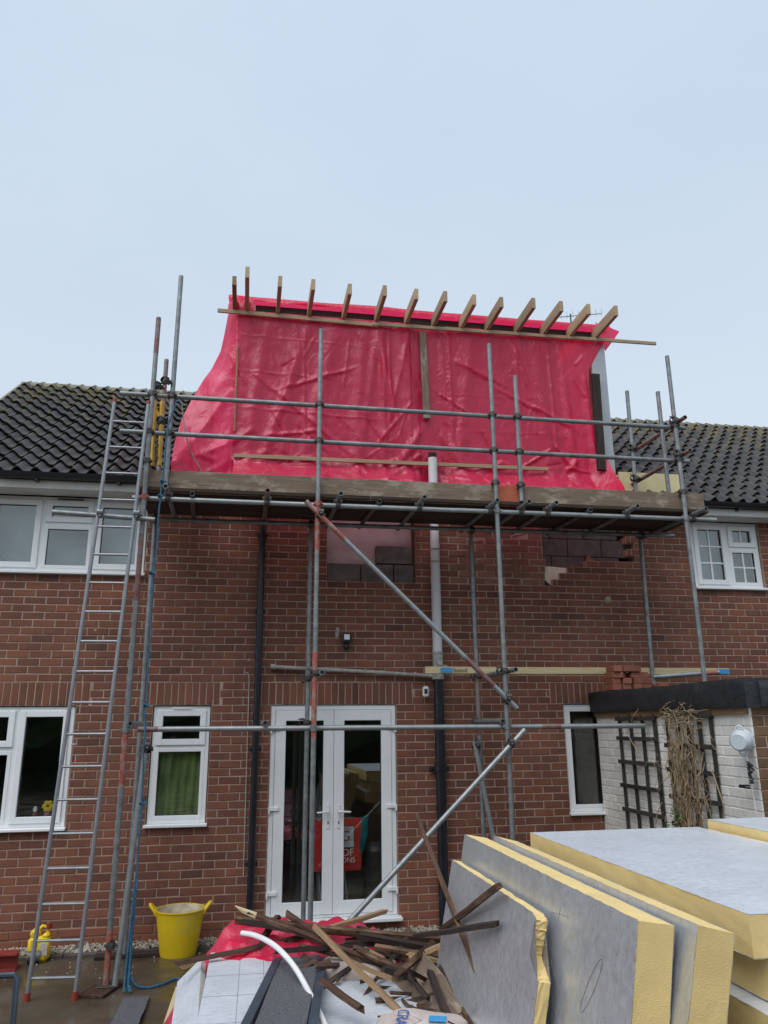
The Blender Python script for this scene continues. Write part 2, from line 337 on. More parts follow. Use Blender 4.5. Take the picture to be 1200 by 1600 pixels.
# ------------------------------------------------------------------ ground
g = MB(); g.add([(-60,-60,0),(60,-60,0),(60,60,0),(-60,60,0)], [(0,1,2,3)])
tag(g.build('ground', MT['ground'], origin=(0,0,0)), 'wet brown concrete patio below the brick wall', 'ground', kind='structure')

# ------------------------------------------------------------------ house
house = empty('brick_house', (1.5, 0, 0), 'red brick terraced house with dark pantile roof behind the scaffold', 'house')
CO, BL, Z0 = .0815, .2245, .028
def cz(k): return Z0 + k*CO
def kz(z): return round((z-Z0)/CO)
XA, XB, ZT = -3.42, 8.2, cz(56)
OPEN = [  # x0,x1,z0,z1 of every opening, snapped to the courses
    (-2.87, -1.16, cz(45), cz(56)), (-3.2, -1.745, cz(13), cz(28)), (-.965, -.355, cz(13), cz(28)),
    (.28, 1.67, .13, cz(28)), (.875, 1.925, cz(45), cz(56)), (5.52, 6.49, cz(45), cz(56)), (3.655, 4.3, cz(13), cz(28))]
HOLE = [(3.52, 3.62, 45), (3.53, 3.72, 46), (3.54, 3.83, 47), (3.55, 4.08, 48)] + [(3.52, 4.63 + (.11 if k in (49, 51, 53) else 0), k) for k in range(49, 56)]
CUT = OPEN + [(a, b, cz(k), cz(k+1)) for a, b, k in HOLE]
# soldier lintels: x0,x1 above z=cz(28)
SOLD = [(-3.42, -1.62), (-1.08, -.27), (.10, 1.86), (3.5, 4.4)]
SH = .222; KS = 28 + 3   # three courses tall minus a little
def wallmesh(xs, zs, holes, y0, y1):
    xs = sorted(set(round(x, 5) for x in xs)); zs = sorted(set(round(z, 5) for z in zs)); m = MB()
    nx, nz = len(xs)-1, len(zs)-1
    solid = [[not any(a-1e-4 <= (xs[i]+xs[i+1])/2 <= b+1e-4 and c-1e-4 <= (zs[j]+zs[j+1])/2 <= d+1e-4 for a, b, c, d in holes) for j in range(nz)] for i in range(nx)]
    S = lambda i, j: 0 <= i < nx and 0 <= j < nz and solid[i][j]
    for i in range(nx):
        for j in range(nz):
            if not solid[i][j]: continue
            a, b, c, d = xs[i], xs[i+1], zs[j], zs[j+1]
            m.add([(a,y0,c),(b,y0,c),(b,y0,d),(a,y0,d)], [(0,1,2,3)]); m.add([(a,y1,c),(b,y1,c),(b,y1,d),(a,y1,d)], [(3,2,1,0)])
            if not S(i-1,j): m.add([(a,y0,c),(a,y1,c),(a,y1,d),(a,y0,d)], [(3,2,1,0)])
            if not S(i+1,j): m.add([(b,y0,c),(b,y1,c),(b,y1,d),(b,y0,d)], [(0,1,2,3)])
            if not S(i,j-1): m.add([(a,y0,c),(b,y0,c),(b,y1,c),(a,y1,c)], [(3,2,1,0)])
            if not S(i,j+1): m.add([(a,y0,d),(b,y0,d),(b,y1,d),(a,y1,d)], [(0,1,2,3)])
    return m
xs = [XA, XB] + [v for c in CUT for v in c[:2]]; zs = [-.1, ZT] + [v for c in CUT for v in c[2:]]
wall = wallmesh(xs, zs, CUT, .0055, .26).build('brick_wall', MT['mortar'], house)
def brickgeo(m, x0, x1, z0, z1, y0, dep, rnd, j=.0018, c=.004):
    a = len(m.v); q = lambda: random.uniform(-j, j); yy = y0 + random.uniform(-.002, .0025)
    P = [(x0+q(), z0+q()), (x1+q(), z0+q()), (x1+q(), z1+q()), (x0+q(), z1+q())]
    cx, cz_ = (x0+x1)/2, (z0+z1)/2; ins = lambda p: (p[0] + (c if p[0] < cx else -c), p[1] + (c if p[1] < cz_ else -c))
    vs = [(ins(p)[0], yy + q()*.6, ins(p)[1]) for p in P] + [(p[0], yy+c, p[1]) for p in P] + [(p[0], y0+dep, p[1]) for p in P]
    fs = [(0,1,2,3)] + [(4+i, 4+(i+1)%4, (i+1)%4, i) for i in range(4)] + [(8+i, 8+(i+1)%4, 4+(i+1)%4, 4+i) for i in range(4)]
    m.add(vs, fs, rnd)
def brickrects():
    out = []
    J = .0115
    for k in range(0, 56):
        z0, z1 = cz(k), cz(k+1); zm = (z0+z1)/2
        blocks = [(a, b) for a, b, c, d in CUT if c < zm < d]
        if 28 <= k < 28+3 - 0: blocks += [(a, b) for a, b in SOLD]
        x = XA - (BL/2 if k % 2 else 0) + .03
        while x < XB:
            segs = [(max(x, XA), min(x+BL, XB))]
            for a, b in blocks:
                ns_ = []
                for s, e in segs:
                    if b <= s or a >= e: ns_.append((s, e))
                    else:
                        if a - s > .03: ns_.append((s, a))
                        if e - b > .03: ns_.append((b, e))
                segs = ns_
            for s, e in segs:
                if e - s > .03:
                    rough = 2.42 < (s+e)/2 < 3.53 and 45 <= k
                    out.append((s+J/2, e-J/2, z0+J/2, z1-J/2, rough))
            x += BL
    for a, b in SOLD:
        n = round((b-a)/.077); w = (b-a)/n
        for i in range(n): out.append((a+i*w+J/2, a+(i+1)*w-J/2, cz(28)+J/2, cz(31)-J/2, False))
    return out
BR = brickrects()
def near(r): return (Vector(((r[0]+r[1])/2, 0, (r[2]+r[3])/2)) - CAM).length
std = [r for r in BR if abs(r[1]-r[0]-(BL-.0115)) < .002 and abs(r[3]-r[2]-(CO-.0115)) < .002 and not r[4]]
vis = [r for r in std if -2.3 < r[0] < 3.6 and r[2] > .3]
vis.sort(key=near); solo = set(vis[:300])
variants = []
for i in range(30):
    m = MB(); brickgeo(m, -(BL-.0115)/2, (BL-.0115)/2, -(CO-.0115)/2, (CO-.0115)/2, 0, .012, random.random()); variants.append(m.mesh('brick', MT['brick']))
for r in vis[:300]:
    inst('brick', random.choice(variants), ((r[0]+r[1])/2, 0, (r[2]+r[3])/2), None, wall)
mb, mr_ = MB(), MB()
for r in BR:
    if r in solo: continue
    if r[4]: brickgeo(mr_, r[0]+random.uniform(-.004,.006), r[1]+random.uniform(-.006,.004), r[2]+random.uniform(-.006,.003), r[3]+random.uniform(-.004,.008), random.uniform(-.004,.004), .03, random.random(), .005, .006)
    else: brickgeo(mb, *r[:4], -.006 if r[2] < .15 and r[0] < .2 else 0, .012 if not (3.5 < (r[0]+r[1])/2 < 4.7 and r[2] > 3.6) else .1, random.random() if r[2] > .15 else .92)
tag(mb.build('brick_courses', MT['brick'], wall), 'remaining courses of the red brick wall', kind='stuff')
tag(mr_.build('rough_brick_patch', MT['rough_brick'], wall), 'patch of rough unpointed brown bricks under the scaffold', kind='stuff')
# small mortar smears on the wall
m = MB()
for (x, z, w, h) in ((1.0, 3.11, .06, .14), (4.32, 3.55, .10, .10), (-1.72, 1.92, .07, .03), (-1.62, 3.10, .06, .04), (.02, 2.79, .05, .04), (-1.53, 3.02, .03, .06)):
    n = 9; vs = [(x, -.006, z)] + [(x + w/2*math.cos(6.283*i/n)*random.uniform(.7, 1.2), .001, z + h/2*math.sin(6.283*i/n)*random.uniform(.7, 1.2)) for i in range(n)]
    m.add(vs, [(0, 1+i, 1+(i+1) % n) for i in range(n)])
m.build('mortar_smear', MT['gravel'], wall)
# blockwork in the bricked-up window
bw = empty('blocked_opening', (1.4, .1, cz(45)), parent=house)
MB().box(.86, 1.95, .13, .2, cz(45)-.02, cz(56)).build('board', MT['board_white'], bw)
for (a, b, c, d) in ((.88, 1.27, 0, .215), (1.28, 1.66, 0, .215), (1.67, 1.92, 0, .215), (1.46, 1.90, .225, .44)):
    MB().cbox(a, b, .03, .125, cz(45)+c+.004, cz(45)+d, .006).build('concrete_block', MT['block'], bw)
MB().box(1.905, 1.925, .0, .12, cz(45), cz(56)).build('jamb', MT['wood_old'], bw)
bw2 = empty('broken_brick_opening', (4.1, .1, cz(45)), parent=house)
for i in range(3):
    for j in range(4):
        a = 3.45 + i*.45 - (.22 if j % 2 else 0); MB().cbox(a, a+.44, .115, .2, cz(45)+j*.225-.05, cz(45)+j*.225+.168, .006).build('concrete_block', MT['block'], bw2)
MB().add([(3.53,.05,3.79),(3.63,.04,3.70),(3.76,.04,3.71),(3.86,.05,3.93),(3.54,.05,3.95),(3.53,.112,3.79),(3.63,.112,3.70),(3.76,.112,3.71),(3.86,.112,3.93),(3.54,.112,3.95)],
         [(0,1,2,3,4),(9,8,7,6,5)] + [(i, (i+1)%5, 5+(i+1)%5, 5+i) for i in range(5)]).build('insulation_scrap', MT['cream'], bw2)
MB().add([(4.10,.07,4.02),(4.24,.06,4.02),(4.145,.09,4.12),(4.10,.1,4.02),(4.24,.1,4.02),(4.145,.105,4.12)], [(0,1,2),(5,4,3),(0,3,4,1),(1,4,5,2),(2,5,3,0)]).build('brick_scrap', MT['rough_brick'], bw2)
# interior shell
m = MB()
m.box(XA, XB, 3.4, 3.5, 0, 5.2); m.box(XA, XB, .27, 3.4, -.05, .16); m.box(XA, XB, .27, 3.4, 2.56, 2.68); m.box(XA, XB, .27, 3.4, 4.62, 4.7)
m.box(XA-.1, XA, .0, 3.5, 0, 4.7); m.box(XB, XB+.1, .0, 3.5, 0, 4.7)
for x in (-.15, 2.1, 4.9): m.box(x, x+.1, .27, 3.4, .16, 4.62)
m.build('interior_shell', MT['inside'], house)

# --- windows
def ring(m, x0, x1, z0, z1, w, y0, y1, wb=None):
    wb = wb or w
    m.cbox(x0, x0+w, y0, y1, z0, z1, .004); m.cbox(x1-w, x1, y0, y1, z0, z1, .004)
    m.cbox(x0+w-.001, x1-w+.001, y0+.001, y1, z1-w, z1, .004); m.cbox(x0+w-.001, x1-w+.001, y0+.001, y1, z0, z0+wb, .004)
def window(x0, x1, z0, z1, divs, bars=None, sill=.05, lab=None, mul=()):
    w = empty('window', ((x0+x1)/2, 0, z0), parent=house)
    if lab: w['label'] = lab
    m = MB(); ring(m, x0, x1, z0, z1, .045, .03, .10)
    for a, b, c, e in mul: m.cbox(a, b, .0322, .0985, c, e, .003)
    f = m.build('frame', MT['upvc'], w)
    for d in divs:
        a, b, c, e, op = d[:5]
        m = MB()
        if op: ring(m, a, b, c, e, .062, .012, .09)
        else: ring(m, a, b, c, e, .038, .026, .095)
        s = m.build('sash' if op else 'fixed_light', MT['upvc'], w)
        iw = .062 if op else .038; yy = .05
        m = MB(); ring(m, a+iw-.004, b-iw+.004, c+iw-.004, e-iw+.004, .008, yy-.012, yy+.02); m.build('glazing_seal', MT['seal'], w)
        MB().box(a+iw, b-iw, yy, yy+.004, c+iw, e-iw).build('pane', MT['glass'], w)
        if len(d) > 5:
            nx, nz = d[5]; m = MB()
            for i in range(1, nx): X = a+iw+(b-a-2*iw)*i/nx; m.cbox(X-.011, X+.011, yy-.012, yy+.014, c+iw, e-iw, .003)
            for i in range(1, nz): Z = c+iw+(e-c-2*iw)*i/nz; m.cbox(a+iw, b-iw, yy-.0125, yy+.0135, Z-.011, Z+.011, .003)
            m.build('glazing_bar', MT['upvc'], w)
    if sill: MB().cbox(x0-.025, x1+.025, -.055, .06, z0-.032, z0-.001, .006).build('sill', MT['upvc'], w)
    return w
za, zb = cz(45)+.035, cz(56)-.012
w1 = window(-2.86, -1.17, za, zb, [(-2.82, -2.30, za+.04, zb-.04, True), (-2.255, -1.755, za+.04, za+.52, False), (-2.255, -1.755, za+.56, zb-.04, True), (-1.715, -1.21, za+.04, zb-.04, True)], lab='white three light upper window beside the ladder', mul=((-2.31, -2.245, za+.03, zb-.03), (-1.765, -1.705, za+.03, zb-.03), (-2.245, -1.765, za+.51, za+.57)))
MB().cbox(-2.15, -1.87, .0, .012, zb-.035, zb-.02, .003).build('trickle_vent', MT['seal'], w1)
MB().box(-2.9, -1.1, .22, .23, za-.05, zb+.1).build('sky_tone_panel', MT['sky_tone_panel'], w1)  # added panel, its colour brightens the glass like reflected sky
za, zb = cz(13)+.035, cz(28)-.01
w2 = window(-3.19, -1.755, za, zb, [(-2.29, -1.80, za+.04, zb-.04, True), (-2.75, -2.335, za+.04, zb-.44, False), (-2.75, -2.335, zb-.40, zb-.04, True), (-3.15, -2.80, za+.04, zb-.04, True)], lab='white ground floor window behind the ladder', mul=((-2.345, -2.28, za+.03, zb-.03), (-2.81, -2.74, za+.03, zb-.03), (-2.74, -2.345, zb-.45, zb-.39)))
w3 = window(-.955, -.365, za, zb, [(-.915, -.405, za+.04, zb-.43, False), (-.915, -.405, zb-.40, zb-.04, True)], lab='small white window with a green cloth inside', mul=((-.92, -.40, zb-.44, zb-.39),))
MB().cbox(-.76, -.56, .0, .012, zb-.03, zb-.012, .003).build('trickle_vent', MT['upvc'], w3)
m = MB(); n = 40; vs = []; fs = []
for i in range(n+1):
    for j in range(9):
        x = -.90 + .475*i/n; z = zb-.47 - (zb-.47-za-.09)*j/8; vs.append((x, .115 + .014*math.sin(i*.9+j*.25) + .008*math.sin(i*.37+j*.9), z - (.03*math.sin(math.pi*i/n) if j == 8 else 0)))
for i in range(n):
    for j in range(8): fs.append((i*9+j, i*9+j+1, (i+1)*9+j+1, (i+1)*9+j))
cur = m.add(vs, fs).build('green_cloth', MT['green_cloth'], smooth='all'); tag(cur, 'green cloth hung inside the small white window', 'curtain')
w4 = window(3.665, 4.28, za, zb, [(3.70, 4.24, za+.04, zb-.04, False)], lab='dark window partly hidden by the white outbuilding')
za, zb = cz(45)+.03, cz(56)-.012
w5 = window(5.53, 6.48, za, zb, [(5.57, 6.02, za+.04, zb-.04, True, (2, 3)), (6.06, 6.44, za+.04, za+.50, False, (2, 2)), (6.06, 6.44, za+.535, zb-.04, True, (2, 1))], lab='white upper window divided by glazing bars', mul=((6.01, 6.07, za+.03, zb-.03), (6.07, 6.45, za+.49, za+.545)))
MB().box(5.4, 6.6, .22, .23, za-.05, zb+.1).build('sky_tone_panel', MT['sky_tone_panel'], w5)  # same added backing to make these panes as pale as mirrored sky
# --- french doors
fd = empty('french_door', (.975, 0, .14), parent=house)
MB().cbox(.245, 1.70, -.11, .06, .125, .165, .008).build('sill', MT['upvc'], fd)
m = MB(); x0, x1, z0, z1 = .285, 1.665, .168, cz(28)-.006
m.cbox(x0, x0+.05, .02, .10, z0, z1, .004); m.cbox(x1-.05, x1, .02, .10, z0, z1, .004); m.cbox(x0+.05, x1-.05, .021, .10, z1-.05, z1, .004); m.cbox(x0+.05, x1-.05, .021, .10, z0, z0+.03, .004)
m.build('frame', MT['upvc'], fd)
for s, (a, b) in enumerate(((x0+.053, .973), (.977, x1-.053))):
    m = MB(); c, e = z0+.033, z1-.053; ring(m, a, b, c, e, .112, .008, .085, .125); lf = m.build('door_leaf', MT['upvc'], fd)
    m = MB(); ring(m, a+.108, b-.108, c+.121, e-.108, .009, .03, .06); m.build('glazing_seal', MT['seal'], lf)
    MB().box(a+.112, b-.112, .045, .049, c+.125, e-.112).build('pane', MT['glass'], lf)
    hx = b-.055 if s == 0 else a+.055; d = -1 if s == 0 else 1
    m = MB(); m.cbox(hx-.016, hx+.016, -.002, .009, 1.03, 1.27, .004); m.tube([(hx, .0, 1.20), (hx, -.045, 1.20)], .009, 8)
    m.tube([(hx, -.045, 1.20), (hx+d*.03, -.048, 1.20), (hx+d*.125, -.045, 1.195)], [.010, .011, .009], 8); m.build('handle', MT['white_plastic'], lf)
    MB().cbox(hx-.006, hx+.006, -.005, .004, 1.075, 1.105, .002).build('keyhole', MT['seal'], lf)
    for hz in (.42, 1.24, 2.06):
        m = MB(); ox = x0+.052 if s == 0 else x1-.052; m.cbox(ox-.055, ox+.055, -.012, .012, hz-.02, hz+.02, .004); m.cbox(ox-d*-.045-.009, ox-d*-.045+.009, -.014, .01, hz-.05, hz+.02, .003); m.build('hinge', MT['upvc'], lf)
# --- soffit, fascia, gutter, pipes
for (a, b) in ((-3.6, -.95), (4.72, 8.6)):
    MB().cbox(a, b, -.285, -.262, 4.585, 4.73, .004).build('fascia', MT['fascia'], house)
    MB().box(a, b, -.262, .02, 4.592, 4.602).build('soffit', MT['fascia'], house)
    m = MB(); vs = []; fs = []; n = 10
    for i in range(n+1):
        t = math.pi*i/n
        for r in (.062, .056): vs += [(a, -.35 - r*math.cos(t), 4.735 - r*math.sin(t)), (b, -.35 - r*math.cos(t), 4.735 - r*math.sin(t))]
    for i in range(n):
        k = i*4; fs += [(k, k+1, k+5, k+4), (k+2, k+6, k+7, k+3)]
    fs += [(0,2,3,1), (n*4, n*4+1, n*4+3, n*4+2)] + [(i*4, i*4+4, i*4+6, i*4+2) for i in range(n)] + [(i*4+1, i*4+3, i*4+7, i*4+5) for i in range(n)]
    gt = m.add(vs, fs).build('gutter', MT['black_plastic'], house, True)
    x = a+.45
    while x < b:
        MB().cbox(x-.02, x+.02, -.36, -.284, 4.65, 4.70, .005).build('gutter_bracket', MT['black_plastic'], gt); x += .85
MB().cbox(-3.52, 8.6, .0, .26, 4.60, 4.70, .004).build('wall_plate', MT['wood_dark'], house)
m = MB(); m.tube([(.125, -.075, .08), (.125, -.075, 4.62)], .036, 14); dp = m.build('downpipe', MT['black_plastic'], house, True)
for z in (.72, 1.85, 3.33, 4.2):
    m = MB(); m.tube([(.125, -.075, z-.018), (.125, -.075, z+.018)], .044, 14); m.cbox(.065, .185, -.03, .005, z-.014, z+.014, .004); m.build('pipe_bracket', MT['black_plastic'], dp)
m = MB(); m.tube([(2.14, -.10, .05), (2.14, -.10, 2.6)], .056, 16); sp = m.build('soil_pipe', MT['black_plastic'], house, True)
m = MB(); m.tube([(2.14, -.10, 1.58), (2.14, -.10, 1.68)], .068, 16); m.tube([(2.14, -.10, 1.60), (2.14, -.10, 1.63)], .076, 16); m.cbox(2.03, 2.25, -.05, .005, 1.60, 1.64, .005); m.build('pipe_collar', MT['black_plastic'], sp, True)
m = MB(); m.tube([(2.14, -.10, 2.86), (2.14, -.10, 5.22)], .055, 16); wp = m.build('vent_pipe', MT['grey_plastic'], house, True)
for z in (3.93, 4.08): MB().tube([(2.14, -.10, z-.012), (2.14, -.10, z+.012)], .058, 16).build('joint_ring', MT['old_grey'], wp, True)
m = MB()
for i in range(10):
    t = 6.283*i/10; m.box(2.14+.045*math.cos(t)-.006, 2.14+.045*math.cos(t)+.006, -.10+.045*math.sin(t)-.006, -.10+.045*math.sin(t)+.006, 5.2, 5.28)
m.tube([(2.14,-.1,5.27),(2.14,-.1,5.285)], .05, 14); m.build('vent_cowl', MT['seal'], wp)
m = MB(); m.tube([(2.14, -.10, 2.58), (2.14, -.10, 2.62), (2.14, -.10, 2.63), (2.14, -.10, 2.86), (2.14,-.10,2.865), (2.14,-.10,2.89)], [.066, .066, .060, .060, .066, .066], 16)
m.tube([(2.14, -.10, 2.76), (2.14, -.185, 2.76)], .030, 12); m.tube([(2.14, -.10, 2.73), (2.245, -.07, 2.72), (2.26, -.07, 2.65)], .026, 10); m.build('pipe_junction', MT['old_grey'], sp, True)
m = MB(); m.tube([(.285, -.06, 2.715), (1.35, -.06, 2.665), (1.93, -.06, 2.63), (2.10, -.07, 2.62)], .021, 10); m.tube([(.285,-.06,2.715),(.285,-.01,2.72)], .03, 10); m.tube([(.262, -.06, 2.716), (.32, -.06, 2.713)], .031, 10)
wst = m.build('waste_pipe', MT['old_grey'], house, True)
for x in (.9, 1.5, 1.88): MB().tube([(x-.012, -.06, 2.685-.047*(x-.9)), (x+.012, -.06, 2.684-.047*(x-.9))], .027, 10).build('pipe_clip', MT['old_grey'], wst)
wlamp = empty('security_light', (1.1, -.05, 2.93), parent=house)
m = MB(); m.cbox(1.045, 1.155, -.10, -.03, 2.985, 3.09, .01); m.cbox(1.06, 1.14, -.035, .005, 2.99, 3.05, .006); m.build('lamp_body', MT['black_plastic'], wlamp)
MB().cbox(1.068, 1.132, -.106, -.098, 3.015, 3.075, .003).build('lamp_lens', MT['white_plastic'], wlamp)
m = MB(); m.lathe([(0, -.05), (.022, -.045), (.033, -.02), (.033, .0), (.02, .02), (0, .025)], (1.1, -.05, 2.955), 14); m.build('sensor', MT['black_plastic'], wlamp, 'all')
cm = empty('security_camera', (2.0, -.04, 2.40), parent=house)
m = MB(); m.cbox(1.965, 2.035, -.10, -.03, 2.385, 2.505, .018); m.tube([(2.02, -.05, 2.46), (2.045, .0, 2.46)], .022, 10); m.build('camera_body', MT['white_plastic'], cm)
MB().cbox(1.976, 2.012, -.105, -.098, 2.42, 2.475, .004).build('camera_lens', MT['seal'], cm)
m = MB(); m.tube([(-.01, -.012, 2.66), (.02, -.012, 2.65), (.035, -.012, 2.60), (.05, -.012, .6)], .006, 6); m.build('cable', MT['old_grey'], house)
m = MB(); m.cbox(1.93, 1.97, -.03, .004, .98, 1.05, .006); m.tube([(1.95, -.03, 1.0), (1.95, -.06, .97)], .012, 8); m.build('outside_tap', MT['coupler'], house)

# --- roofs
PA = R(36.6); SL = Vector((0, math.cos(PA), math.sin(PA))); NR = Vector((0, -math.sin(PA), math.cos(PA))); EV = Vector((0, -.315, 4.715))
QR = Quaternion((1, 0, 0), PA); TW, TG, NROW = .192, .277, 15
def tilegeo(m, rnd, M=None):
    n = 10; a = len(m.v); vs = []; fs = []
    def h(t): return .025*(1 - math.cos(2*math.pi*min(1, max(0, (t)))))**1.45
    j1, j2 = random.uniform(-.003, .003), random.uniform(-.003, .004)
    for i in range(n+1):
        t = i/n; x = t*(TW+.012); z = h((t*1.06) % 1 if t < .94 else .0)
        vs += [(x, -.012+j1*.5, z+.044+j2), (x, TG+.05, z+.0), (x, -.012+j1*.5, z+.026+j2), (x, .10, z+.004)]
    for i in range(n):
        k = i*4; fs += [(k, k+4, k+5, k+1), (k+2, k+6, k+4, k), (k+3, k+7, k+6, k+2)]
    fs += [(0, 1, 3, 2), (n*4, n*4+2, n*4+3, n*4+1)]
    m.add(vs, fs, rnd)
    if M is not None: m.xf(M, a)
tv = []
for i in range(16):
    m = MB(); tilegeo(m, random.random()); tv.append(m.mesh('tile', MT['tile'], True))
tiles = []
for (xa, nc, nm) in ((-3.56, 15, 'left'), (4.62, 31, 'right')):
    for r in range(NROW):
        for c in range(nc):
            if nm == 'right' and xa + c*TW > 7.1 + r*.21: continue
            p = EV + SL*(r*TG) + Vector((xa + c*TW, 0, 0)); tiles.append((p, nm))
tiles.sort(key=lambda t: (t[0]-CAM).length)
rf = {}
for nm, xa, xb in (('left', -3.56, -.68), ('right', 4.6, 10.6)):
    e = empty('roof', ((xa+xb)/2, 0, 4.7), parent=house); rf[nm] = e
    m = MB(); p0, p1 = EV + NR*-.03, EV + SL*4.15 + NR*-.03
    m.add([(xa, *p0.yz), (xb, *p0.yz), (xb, *p1.yz), (xa, *p1.yz), (xa, *(p0-NR*.05).yz), (xb, *(p0-NR*.05).yz), (xb, *(p1-NR*.05).yz), (xa, *(p1-NR*.05).yz)], [(0,1,2,3),(7,6,5,4),(0,4,5,1),(1,5,6,2),(2,6,7,3),(3,7,4,0)])
    m.build('underlay', MT['felt'], e)
    m = MB(); m.add([(xa, 3.0, 7.15), (xb, 3.0, 7.15), (xb, 6.3, 4.7), (xa, 6.3, 4.7)], [(0,1,2,3)]); m.build('rear_slope', MT['felt'], e)
    x = xa
    while x < xb:
        L = .44; m = MB(); vs = []; fs = []; n = 8; jj = random.uniform(-.006, .006)
        for i in range(n+1):
            t = math.pi*(i/n)
            for X, rr in ((x, .125), (x+L-.008, .12)): vs.append((X, 3.0 - rr*math.cos(t), 7.13 + jj + rr*.85*math.sin(t)))
        fs = [(i*2, i*2+1, i*2+3, i*2+2) for i in range(n)] + [tuple(range(0, 2*n+2, 2)), tuple(range(1, 2*n+2, 2))[::-1]]
        m.add(vs, fs).build('ridge_tile', MT['lichen'], e, True); x += L
for k, (p, nm) in enumerate(tiles[:300]): inst('roof_tile', random.choice(tv), p + SL*random.uniform(-.006, .006) + NR*random.uniform(-.001, .003), QR @ Quaternion((0,0,1), random.gauss(0, .012)), rf[nm])
for nm in ('left', 'right'):
    rest = [t for t in tiles[300:] if t[1] == nm]
    if rest:
        m = MB()
        for p, _ in rest: tilegeo(m, random.random(), Matrix.LocRotScale(p, QR, None))
        m.build('roof_tiles', MT['tile'], rf[nm], True, 'stuff')
m = MB(); m.add([(-3.60, *(EV-NR*.05).yz), (-3.56, *(EV-NR*.05).yz), (-3.56, *(EV+NR*.03).yz), (-3.60, *(EV+NR*.03).yz)] + [(x, *((EV+SL*4.15)+NR*q).yz) for x, q in ((-3.60,-.05),(-3.56,-.05),(-3.56,.03),(-3.60,.03))], [(0,1,2,3),(7,6,5,4),(0,4,5,1),(1,5,6,2),(2,6,7,3),(3,7,4,0)])
m.build('verge', MT['lichen'], rf['left'])
ICO = [(0,0,1),(.89,0,.45),(.28,.85,.45),(-.72,.53,.45),(-.72,-.53,.45),(.28,-.85,.45)]; ICF = [(0,1,2),(0,2,3),(0,3,4),(0,4,5),(0,5,1)]
for nm, xa, xb, n in (('left', -3.5, -.8, 420), ('right', 4.7, 9.5, 200)):
    m = MB()
    for i in range(n):
        v = 1 - abs(random.gauss(0, .28 if nm == 'left' else .14)) if i % 4 else random.random()
        x = random.uniform(xa, xb) if i % 3 or nm == 'right' else xa + abs(random.gauss(0, .3)); row = round(max(0, min(1, v))*NROW); s_ = random.uniform(.008, .028)
        p = EV + SL*(row*TG + random.uniform(-.03, .02)) + NR*(.035 + .01*random.random()) + Vector((x, 0, 0)); q = QR.to_matrix()
        m.add([p + q @ Vector((vx*s_*random.uniform(.8, 1.9), vy*s_, vz*s_*.7)) for vx, vy, vz in ICO], ICF)
    m.build('moss', MT['moss'], rf[nm], 'all', 'stuff')
# gable and rear wall so the house is closed
m = MB(); m.add([(-3.45, 0, 4.6), (-3.45, 6, 4.6), (-3.45, 3, 7.1)], [(0,1,2)]); m.box(-3.46, -3.44, .26, 6, 0, 4.6); m.build('gable_wall', MT['brick'], house)
# tv aerial
a0, a1 = at(868, 496, 3.4), at(940, 490, 3.4); m = MB(); m.tube([(a0.x+.3, 3.4, 6.6), (a0.x+.3, 3.4, a0.z+.1)], .014, 6); m.tube([a0, a1], .007, 6)
for i in range(9): q = a0.lerp(a1, i/8); m.tube([q - Vector((0, 0, .05)), q + Vector((0, 0, .10))], .003, 4)
m.build('tv_aerial', MT['dark_metal'], house)

# ------------------------------------------------------------------ timber helper
def plank(name, p0, p1, w, t, mt, parent=None, roll=0, up=(0,0,1), jag=0, c=.003):
    """box with local X along p0->p1, width w (local y), thickness t (local z)"""
    p0, p1 = Vector(p0), Vector(p1); d = p1-p0; L = d.length; d.normalize()
    u = Vector(up); u = (u - d*u.dot(d)).normalized() if abs(u.dot(d)) < .99 else d.orthogonal().normalized()
    y = u.cross(d); M = Matrix((d, y, u)).transposed(); q = M.to_quaternion() @ Quaternion((1,0,0), roll)
    m = MB()
    if not jag: m.cbox(-L/2, L/2, -w/2, w/2, -t/2, t/2, c)
    else:
        n = 6; vs = []
        for i in range(n+1):
            x = -L/2 + L*i/n; k = 1 if 0 < i < n else 1
            for (yy, zz) in ((-1,-1), (1,-1), (1,1), (-1,1)):
                xx = x + (random.uniform(-jag, jag) if i in (0, n) else 0)
                vs.append((xx, yy*w/2*random.uniform(.93, 1.04), zz*t/2*random.uniform(.92, 1.06) + .002*math.sin(i*1.3+L)))
        fs = [(0,3,2,1), tuple(n*4+k for k in (0,1,2,3))]
        for i in range(n):
            for k in range(4): fs.append((i*4+k, i*4+(k+1)%4, i*4+4+(k+1)%4, i*4+4+k))
        m.add(vs, fs)
    return inst(name, m.mesh(name, mt), (p0+p1)/2, q, parent)

# ------------------------------------------------------------------ loft dormer frame
dm = empty('loft_dormer_frame', (2.1, 0, 4.7), 'timber loft dormer frame with rafter ends poking out above red plastic sheet', 'dormer')
for i in range(4):
    a = -.25 + i*1.04; MB().cbox(a+.004, a+1.036, .06, .078, 4.72, 7.05, .002).build('sheathing_panel', MT['ply'], dm)
for x in (-.24, .35, .95, 1.55, 2.15, 2.75, 3.35, 3.95, 4.42): plank('stud', (x, .13, 4.72), (x, .13, 7.05), .045, .095, MT['wood_mid'], dm, up=(0,1,0))
MB().cbox(-.30, 4.55, .03, .055, 7.075, 7.185, .003).build('eaves_board', MT['wood_dark'], dm)
for i, x in enumerate((-.16, .22, .61, 1.05, 1.47, 1.86, 2.22, 2.59, 2.94, 3.34, 3.71, 4.08, 4.44)):
    yo = -.66 + random.uniform(-.03, .03)
    if i == 0: yo = -.80
    plank('rafter', (x, yo, 7.12), (x, 2.9, 7.12), .047, .145, MT['wood_new'], dm)
plank('rafter', (-.31, -.60, 7.12), (-.31, .0, 7.12), .047, .12, MT['wood_mid'], dm)
plank('batten', at(340, 485, -.075), at(592, 508.5, -.075), .025, .05, MT['wood_new'], dm)
